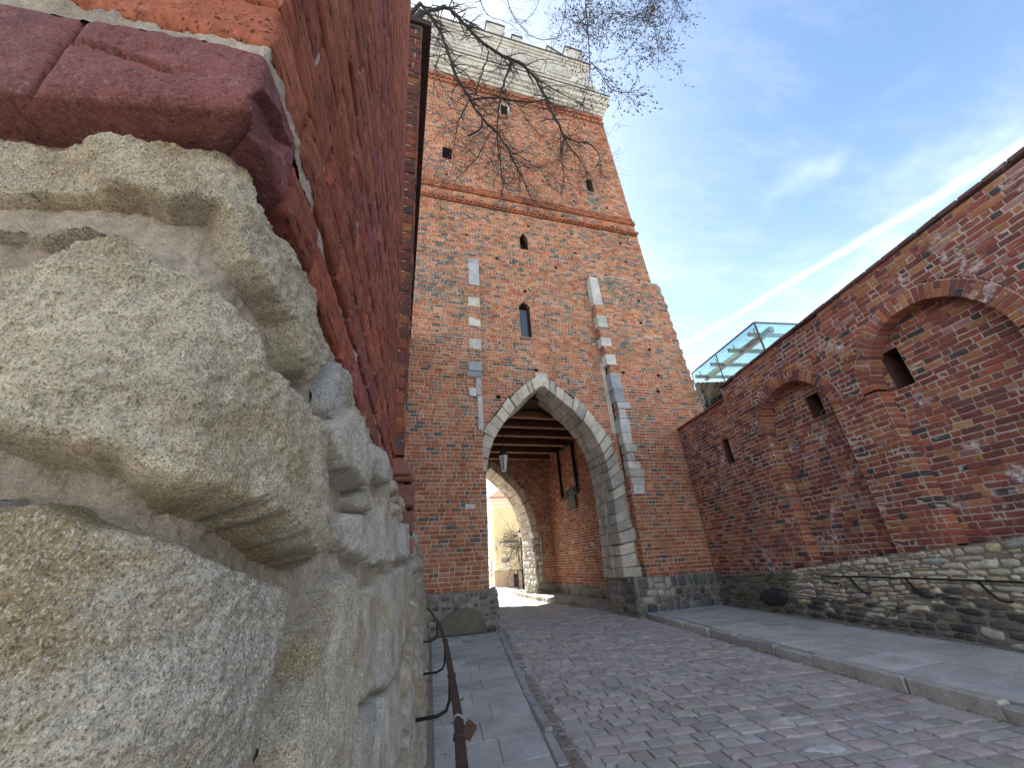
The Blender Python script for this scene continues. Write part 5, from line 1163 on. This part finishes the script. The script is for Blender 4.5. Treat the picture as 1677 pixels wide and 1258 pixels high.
# ================================================================== beyond the gate
YY = 31.; zgy = float(GZ(YY))
yb = empty('yellow_house', (8, YY, zgy), 'pale yellow rendered house with white cornice seen through the gate', 'house')
X0, X1 = 7.22, 14.5; k_ = YY / 32
V, F = rblock(box8((X0, YY, zgy + 1.0), (X1, YY + 9, 6.2)), .02); obj('wall', V, F, M['yellow'], yb)
V, F = rblock(box8((X0 - .06, YY - .06, zgy - .3), (X1, YY + 9, zgy + .998)), .02); obj('plinth', V, F, M['plinth'], yb)
for z in np.arange(1.55, 2.9, .36):
    V, F = rblock(box8((X0 - .02, YY - .02, z), (X1, YY + 9, z + .07)), .008); obj('rusticated_band', V, F, M['cream'], yb)
V, F = rblock(box8((X0 - .08, YY - .08, 2.95), (X1, YY + 9, 3.2)), .02); obj('band_course', V, F, M['cream'], yb)
for z0_, z1_, p in ((5.75, 6.0, .08), (6.0, 6.3, .2), (6.3, 6.5, .34)):
    V, F = rblock(box8((X0 - p, YY - p, z0_ + .002), (X1, YY + 9, z1_)), .02); obj('cornice', V, F, M['cream'], yb)
c8 = box8((X0 - .4, YY - .4, 6.5), (X1, YY + 9, 8.6)); c8[[4 + 0, 5, 6, 7]] = c8[[4, 5, 6, 7]]; c8[2] = (X0 + 2.2, YY + 3, 8.6); c8[3] = (X1, YY + 3, 8.6); c8[6] = (X0 + 2.2, YY + 6, 8.6); c8[7] = (X1, YY + 6, 8.6)
lo_ = [(X0 - .4, YY - .4, 6.502), (X1, YY - .4, 6.502), (X1, YY + 9, 6.502), (X0 - .4, YY + 9, 6.502), (X0 + 2.6, YY + 3.2, 8.7), (X1, YY + 3.2, 8.7), (X1, YY + 5.4, 8.7), (X0 + 2.6, YY + 5.4, 8.7)]
rf = obj('roof', lo_, np.array([[0, 1, 5, 4], [1, 2, 6, 5], [2, 3, 7, 6], [3, 0, 4, 7], [4, 5, 6, 7]]), M['tile'], yb)
for i in range(9):
    t_ = i / 9; V, F = rblock([(X0 - .4 + 3 * t_, YY - .42 + 3.6 * t_, 6.50 + 2.2 * t_), (X1, YY - .42 + 3.6 * t_, 6.50 + 2.2 * t_), (X0 - .4 + 3 * t_, YY - .42 + 3.6 * t_, 6.54 + 2.2 * t_), (X1, YY - .42 + 3.6 * t_, 6.54 + 2.2 * t_), (X0 - .1 + 3 * t_, YY - .0 + 3.6 * t_, 6.74 + 2.2 * t_), (X1, YY + 3.6 * t_, 6.74 + 2.2 * t_), (X0 - .1 + 3 * t_, YY + 3.6 * t_, 6.8 + 2.2 * t_), (X1, YY + 3.6 * t_, 6.8 + 2.2 * t_)], .01); obj('tile_row', V, F, M['tile'], rf)
def winx(y0, y1, z0, z1):
    V, F = rblock(box8((X0 - .09, y0 - .16, z0 - .14), (X0 + .05, y1 + .16, z1 + .16)), .02); fo = obj('window', V, F, M['cream'], yb)
    V, F = rblock(box8((X0 - .11, y0, z0), (X0 - .088, y1, z1)), .004); obj('pane', V, F, M['pane'], fo)
winx(YY + .5, YY + 1.5, 3.7, 5.1); winx(YY + .5, YY + 1.5, 1.2, 2.4); winx(YY + 3, YY + 4, 3.7, 5.1)
def winy(x0, x1, z0, z1):
    V, F = rblock(box8((x0 - .16, YY - .09, z0 - .14), (x1 + .16, YY + .05, z1 + .16)), .02); fo = obj('window', V, F, M['cream'], yb)
    V, F = rblock(box8((x0, YY - .11, z0), (x1, YY - .088, z1)), .004); obj('pane', V, F, M['pane'], fo)
winy(10.9, 11.9, 3.7, 5.2); winy(10.9, 11.9, 1.4, 2.7)
a, b_ = onY(820.4, 914, YY), onY(836, 933, YY)
V, F = rblock(box8((a[0], YY - .05, b_[2]), (b_[0], YY + .0, a[2])), .01); wb = obj('wall_board', V, F, M['cream'], yb)
V, F = rblock(box8((a[0] + .02, YY - .065, a[2] - .32), (b_[0] - .02, YY - .051, a[2] - .02)), .004); obj('grey_panel', V, F, M['steel'], wb)
a, b_ = onY(802, 904, 28), onY(812, 916, 28)
sg = empty('street_sign', ((a[0] + b_[0]) / 2, 28, GZ(28)), 'small white sign on a thin pole before the yellow house', 'sign')
V, F = rblock(box8((a[0], 28, b_[2]), (b_[0], 28.03, a[2])), .006); obj('sign_plate', V, F, M['cream'], sg)
V, F = tube([(a[0] + .1, 28.05, GZ(28)), (a[0] + .1, 28.05, a[2])], .025, 8); obj('pole', V, F, M['steel'], sg)
p = onY(851.5, 868, 26.); pb_ = onY(854, 966, 26.)
sl = empty('street_lamp', (p[0], 26, pb_[2]), 'slim dark street lamp post with round head beyond the gate', 'street lamp')
V, F = tube([(p[0], 26, GZ(26)), (p[0], 26, p[2] - .5)], [.06, .03], 8); obj('post', V, F, M['iron'], sl, None, True)
V, F = lathe([(0, 0), (.1, .03), (.15, .16), (.17, .3), (.12, .34)], (p[0], 26, p[2] - .5), 12); obj('lamp_shade', V, F, M['shade'], sl, None, True)
V, F = lathe([(.2, .34), (.16, .42), (.08, .50), (.03, .62), (0, .66)], (p[0], 26, p[2] - .5), 12); obj('lamp_cap', V, F, M['iron'], sl, None, True)
a, b_ = onY(841, 942, 25.), onY(849, 962, 25.)
bn = empty('litter_bin', ((a[0] + b_[0]) / 2, 25, GZ(25)), 'small black litter bin on a post beyond the gate', 'litter bin')
V, F = rblock(box8((a[0], 25, b_[2]), (b_[0], 25.3, a[2])), .03); obj('bin_body', V, F, M['iron'], bn)
V, F = tube([(b_[0] + .06, 25.15, GZ(25)), (b_[0] + .06, 25.15, a[2] + .3)], .04, 8); obj('post', V, F, M['iron'], bn)
V, F = rblock(box8((a[0] - .02, 24.98, a[2] + .002), (b_[0] + .02, 25.32, a[2] + .05)), .015); obj('lid', V, F, M['iron'], bn)
nb = empty('brick_house', (9, 23.3, 0), 'orange brick house corner just behind the right pier of the rear arch', 'house')
bk = Bricks(); mo = MB()
lay(bk, mo, (0, 23.3, 0), (1, 0, 0), (0, -1, 0), lambda z: [(7.62, 10.5)], [], .2, 6.5, lambda u, z: (.46, .20, .10) if RNG.random() < .6 else (.40, .15, .08), .16, Ls=.4, Lh=.2); bk.build(nb, 'brick', 0, (2, 2), stuff='brickwork'); mo.build('mortar', M['mortar'], nb)
V, F = rblock(box8((7.63, 23.35, 0), (12, 24.1, 6.5)), .02); obj('wall', V, F, M['plinth'], nb)
c8 = [(7.55, 23.2, 6.5), (12.2, 23.2, 6.5), (12.2, 24.3, 6.5), (7.55, 24.3, 6.5), (9.8, 23.2, 8.6), (9.8, 24.3, 8.6)]; obj('roof', c8, [np.array([[0, 3, 5, 4], [1, 4, 5, 2]]), np.array([[0, 4, 1], [3, 2, 5]])], M['tile'], nb)
# ================================================================== bare trees
def grow(out, buds, p, d, l, r, depth, droop, spread, plane, budp):
    n = max(3, int(l / .07)) if depth else max(3, int(l / .12)); pts = [p]; rs = [r]; kids = []
    for i in range(n):
        d = d + RNG.normal(0, .16, 3) * [1, plane, 1] + np.array([0, 0, -droop * .06]); d /= np.linalg.norm(d); p = p + d * l / n; pts.append(p); rs.append(r * (1 - .65 * (i + 1) / n))
        if depth < 3 and i > 0 and RNG.random() < (.42 if depth == 0 else .5 if depth == 1 else .34):
            q = d + RNG.normal(0, spread, 3) * [1, plane, 1]; q /= np.linalg.norm(q); kids.append((p, q, l * RNG.uniform(.35, .7), rs[-1] * .62))
        if depth >= 2 and RNG.random() < budp: buds.append((p, d))
    out[min(depth, 2)].append((pts, rs))
    for k in kids:
        if k[2] > .06: grow(out, buds, k[0], k[1], k[2], max(k[3], .0022), depth + 1, droop, spread, plane, budp)
    if budp: buds.append((p, d))
def smooth_path(pts, n):
    pts = np.array(pts, float); d = np.concatenate([[0], np.cumsum(np.linalg.norm(np.diff(pts, axis=0), axis=1))]); t = np.linspace(0, d[-1], n)
    P = np.column_stack([np.interp(t, d, pts[:, k]) for k in range(pts.shape[1])]); Q = P.copy(); Q[1:-1] = .25 * P[:-2] + .5 * P[1:-1] + .25 * P[2:]; return Q
tr_ = empty('bare_tree', (-3.2, 6.2, 0), 'leafless budding tree whose dark branches hang in front of the tower top', 'tree')
YB = 5.0
LIMBS = [  # pixels traced from the photograph, radius at both ends in pixels, sub-twigs per metre, depth offset
 ([(690, 22), (712, 14), (734, 12), (748, 22), (765, 42), (785, 65), (805, 80), (826, 94), (847, 100), (862, 110), (875, 124), (886, 142), (896, 166), (906, 187), (916, 206), (926, 225)], 4.7, 2.6, 6, 0),
 ([(688, 5), (702, 20), (722, 55), (736, 90), (746, 120), (757, 140), (770, 164), (786, 186), (800, 206), (814, 216)], 4.6, 2.6, 5, .25),
 ([(814, 216), (826, 236), (836, 250), (844, 270), (856, 290), (864, 310), (872, 328)], 2.2, .8, 9, .2), ([(814, 216), (816, 240), (819, 270), (826, 300), (822, 322)], 2.0, .8, 9, .25),
 ([(838, 102), (831, 120), (824, 142), (818, 160), (815, 195), (815, 216)], 3., 1.8, 6, .1), ([(770, 164), (786, 160), (815, 159), (840, 165), (880, 167), (905, 160)], 2.4, 1.4, 6, .15),
 ([(800, 84), (798, 98), (791, 115), (783, 140), (775, 162)], 2., 1.4, 5, .1), ([(766, 168), (757, 185), (746, 205), (747, 230), (740, 246), (728, 262)], 1.7, .7, 8, .2),
 ([(788, 190), (790, 208), (782, 215), (766, 222)], 2.6, 2., 2, .2), ([(926, 225), (940, 232), (955, 233), (970, 238), (980, 250), (984, 264), (974, 276)], 1.8, .7, 8, 0), ([(926, 225), (934, 246), (952, 262), (962, 276), (958, 290)], 1.8, .7, 9, 0),
 ([(926, 225), (918, 245), (922, 275), (925, 300), (918, 318)], 1.2, .6, 8, 0), ([(845, 167), (862, 195), (878, 215), (884, 222)], 1.2, .6, 7, .1), ([(875, 124), (900, 140), (914, 150), (935, 160), (960, 175)], 1.7, .8, 7, -.1),
 ([(700, 92), (712, 90), (733, 89)], 1., 1.2, 2, .2), ([(720, 90), (712, 108), (714, 130), (708, 150)], 1.2, .5, 7, .2), ([(806, 214), (798, 226), (788, 245), (780, 262), (764, 278), (748, 292)], 1.3, .6, 8, .2), ([(838, 250), (858, 258), (872, 268), (884, 278)], 1.1, .5, 9, .2),
 ([(956, -30), (960, 10), (963, 50), (967, 95), (966, 125), (960, 155), (952, 178)], 1.9, .8, 7, -.4), ([(966, 100), (985, 120), (997, 145), (1010, 150), (1026, 151)], 1.4, .6, 8, -.4), ([(1076, -30), (1068, 20), (1050, 62), (1030, 82), (1012, 92), (985, 101)], 1.6, .7, 9, -.5),
 ([(1064, -20), (1066, 30), (1078, 66), (1080, 95), (1076, 115)], 1.4, .5, 10, -.6), ([(1112, -30), (1106, 20), (1094, 52), (1076, 80), (1060, 95), (1042, 100)], 1.3, .5, 10, -.6), ([(1060, 10), (1040, 30), (1010, 20), (985, 20), (960, 40)], 1.2, .5, 10, -.5), ([(1100, -20), (1118, 20), (1124, 30)], 1., .5, 8, -.6),
 ([(780, -30), (788, 10), (800, 32), (830, 30), (850, 50)], 1.6, .7, 8, .3), ([(820, -30), (838, 20), (850, 45), (884, 70), (915, 62), (935, 40)], 1.4, .6, 8, .2), ([(930, -30), (925, 20), (918, 55), (905, 75), (890, 120)], 1.2, .5, 9, 0), ([(735, 12), (745, -10), (760, -30)], 2., 1.5, 4, .2), ([(890, -30), (880, 10), (868, 30), (850, 40)], 1.1, .5, 9, .1), ([(1000, -30), (996, 15), (988, 40), (970, 55)], 1.1, .5, 9, -.3)]
PXM = np.linalg.norm(onY(800, 100, YB) - CAMP) / FPX * .86
out = {0: [], 1: [], 2: []}; buds = []
for pth, ra, rb_, dens, off in LIMBS:
    P = smooth_path([onY(*p, YB + off) for p in pth], max(6, len(pth) * 2)); P[1:-1] += RNG.normal(0, .012, P[1:-1].shape)
    rs = np.linspace(ra, rb_, len(P)) * PXM * .55; out[0].append((list(P), list(rs))); L_ = np.linalg.norm(np.diff(P, axis=0), axis=1).sum()
    for k in range(int(dens * L_ * (2.3 if pth[0][1] > 0 else .55))):
        i = RNG.integers(1, len(P)); d = P[i] - P[i - 1]; d /= np.linalg.norm(d) + 1e-9; q = d * .5 + RNG.normal(0, .75, 3) * [1, .5, 1]; q /= np.linalg.norm(q)
        grow(out, buds, P[i], q, RNG.uniform(.25, .85), max(.0035, rs[i] * .4), 1, .9, .6, .5, .09 if off < -.2 else 0)
src = onY(690, 22, YB)
trunk = [(-3.2, 6.2, -.1), (-3.15, 6.1, 2), (-3.0, 6.0, 5), (-2.7, 5.8, 8), (-2.1, 5.5, 10.6), (-1.2, 5.2, 12.2), tuple(src)]; V, F = tube(smooth_path(trunk, 26), np.linspace(.24, .085, 26), 12); obj('trunk', V, F, M['bark'], tr_, None, True)
t2 = [(-2.7, 5.8, 8.0), (-1.9, 5.4, 10.5), tuple(onY(688, 5, YB + .25))]; V, F = tube(smooth_path(t2, 14), np.linspace(.12, .05, 14), 10); obj('limb', V, F, M['bark'], tr_, None, True)
for top in (LIMBS[18], LIMBS[20], LIMBS[21], LIMBS[22], LIMBS[25], LIMBS[26], LIMBS[27], LIMBS[29], LIMBS[30], LIMBS[24]):
    e = onY(*top[0][0], YB + top[4]); s0 = np.array([-1.6, 5.3, 11.6]); V, F = tube(smooth_path([s0, (-1.5, 5.2, 15), (e[0] * .35 - .8, 5.1, max(16.5, e[2] + 2)), e + [-.3, 0, 1.6], e], 20), np.linspace(.05, top[1] * PXM * .55, 20), 7); obj('limb', V, F, M['bark'], tr_, None, True)
for P, rs in out[0]: V, F = tube(P, rs, 8); obj('branch', V, F, M['bark'], tr_, None, True)
mb = MB()
for lev in (1, 2):
    for P, rs in out[lev]: V, F = tube(P, np.maximum(rs, .0018), 4 if lev == 1 else 3, False); mb.add(V, F)
tag(mb.build('twigs', M['bark'], tr_), kind='stuff')
mb = MB()
for p, d in buds:
    if p[2] < 5: continue
    d = d + RNG.normal(0, .4, 3); d /= np.linalg.norm(d); l = RNG.uniform(.04, .085); V, F = tube([p, p + d * l * .5, p + d * l], [.005, .014, .003], 4, False); mb.add(V, F)
tag(mb.build('buds', M['bud'], tr_), kind='stuff')
def small_tree(loc, h, label, lean):
    t_ = empty('bare_tree', loc, label, 'tree'); out = {0: [], 1: [], 2: []}; p0 = np.array(loc)
    tk = [p0, p0 + [lean * .1, 0, h * .3], p0 + [lean * .3, 0, h * .55]]; V, F = tube(smooth_path(tk, 8), np.linspace(.11, .07, 8), 8); obj('trunk', V, F, M['bark'], t_, None, True)
    for k in range(4): grow(out, [], tk[2] + np.array([0, 0, RNG.uniform(-.5, .1)]), np.array([lean + RNG.normal(0, .6), RNG.normal(0, .5), RNG.uniform(-.05, .8)]), h * .5, .035, 1, .4, .5, 1, 0)
    mb = MB()
    for lev in (0, 1, 2):
        for P, rs in out[lev]: V, F = tube(P, np.maximum(rs, .006), 4, False); mb.add(V, F)
    tag(mb.build('crown', M['bark'], t_), kind='stuff')
small_tree((9.6, 28.5, .2), 5.2, 'small bare tree with spreading branches before the yellow house', -1.0)

# ================================================================== grit, twigs and dead leaves swept into the edges
mb = MB(); OCT = np.array([(1, 0, 0), (-1, 0, 0), (0, 1, 0), (0, -1, 0), (0, 0, .7), (0, 0, -.7)], float); OF = np.array([(0, 2, 4), (2, 1, 4), (1, 3, 4), (3, 0, 4), (2, 0, 5), (1, 2, 5), (3, 1, 5), (0, 3, 5)])
gc = [(.30, .28, .25), (.22, .20, .18), (.40, .37, .32), (.16, .11, .06), (.24, .15, .07)]
for k in range(2600):
    y = RNG.uniform(1.2, 13) ** 1.0; w_ = RNG.random()
    if w_ < .28: x, z = lerp(y, KR) - abs(RNG.normal(0, .06)), GZ(y) - .032
    elif w_ < .5: x, z = lerp(y, KL) + .03 + abs(RNG.normal(0, .07)), GZ(y) - .035
    elif w_ < .78 and y < 10.3: x, z = wallx(y) - .06 - abs(RNG.normal(0, .14)), GZ(y) + .095
    elif w_ < .9 and y < 10.3: x, z = WF(y) + .03 + abs(RNG.normal(0, .06)), GZ(y) + .006
    else: x, z = RNG.uniform(lerp(y, KL) + .1, lerp(y, KR)), GZ(y) - .03
    r_ = RNG.uniform(.003, .012) * (1.6 if RNG.random() < .06 else 1); mb.add(OCT * r_ * RNG.uniform(.6, 1.3, (6, 1)) + [x, y, z], OF, gc[RNG.integers(0, 5)])
tag(mb.build('gravel', M['rubble_a'], None), kind='stuff')
mb = MB()
for k in range(46):
    y = RNG.uniform(1.8, 10); x = RNG.choice([lerp(y, KR) - RNG.uniform(0, .15), WF(y) + RNG.uniform(.05, .5), lerp(y, KL) + RNG.uniform(.0, .2), wallx(y) - RNG.uniform(.1, .5)])
    z = GZ(y) + (.012 if x < lerp(y, KL) else .102 if x > lerp(y, KR) else -.028); a = RNG.uniform(0, 6.28); l = RNG.uniform(.02, .045); u_ = np.array([math.cos(a), math.sin(a), RNG.uniform(-.1, .3)]); v_ = np.array([-math.sin(a), math.cos(a), RNG.uniform(-.1, .3)])
    c = np.array([x, y, z]); mb.add([c - u_ * l, c + v_ * l * .45 + [0, 0, .004], c + u_ * l + [0, 0, .008], c - v_ * l * .45 + [0, 0, .004]], np.array([[0, 1, 3], [1, 2, 3]]), (.22, .12, .05) if RNG.random() < .6 else (.14, .09, .05))
tag(mb.build('dead_leaves', M['rubble_a'], None), kind='stuff')
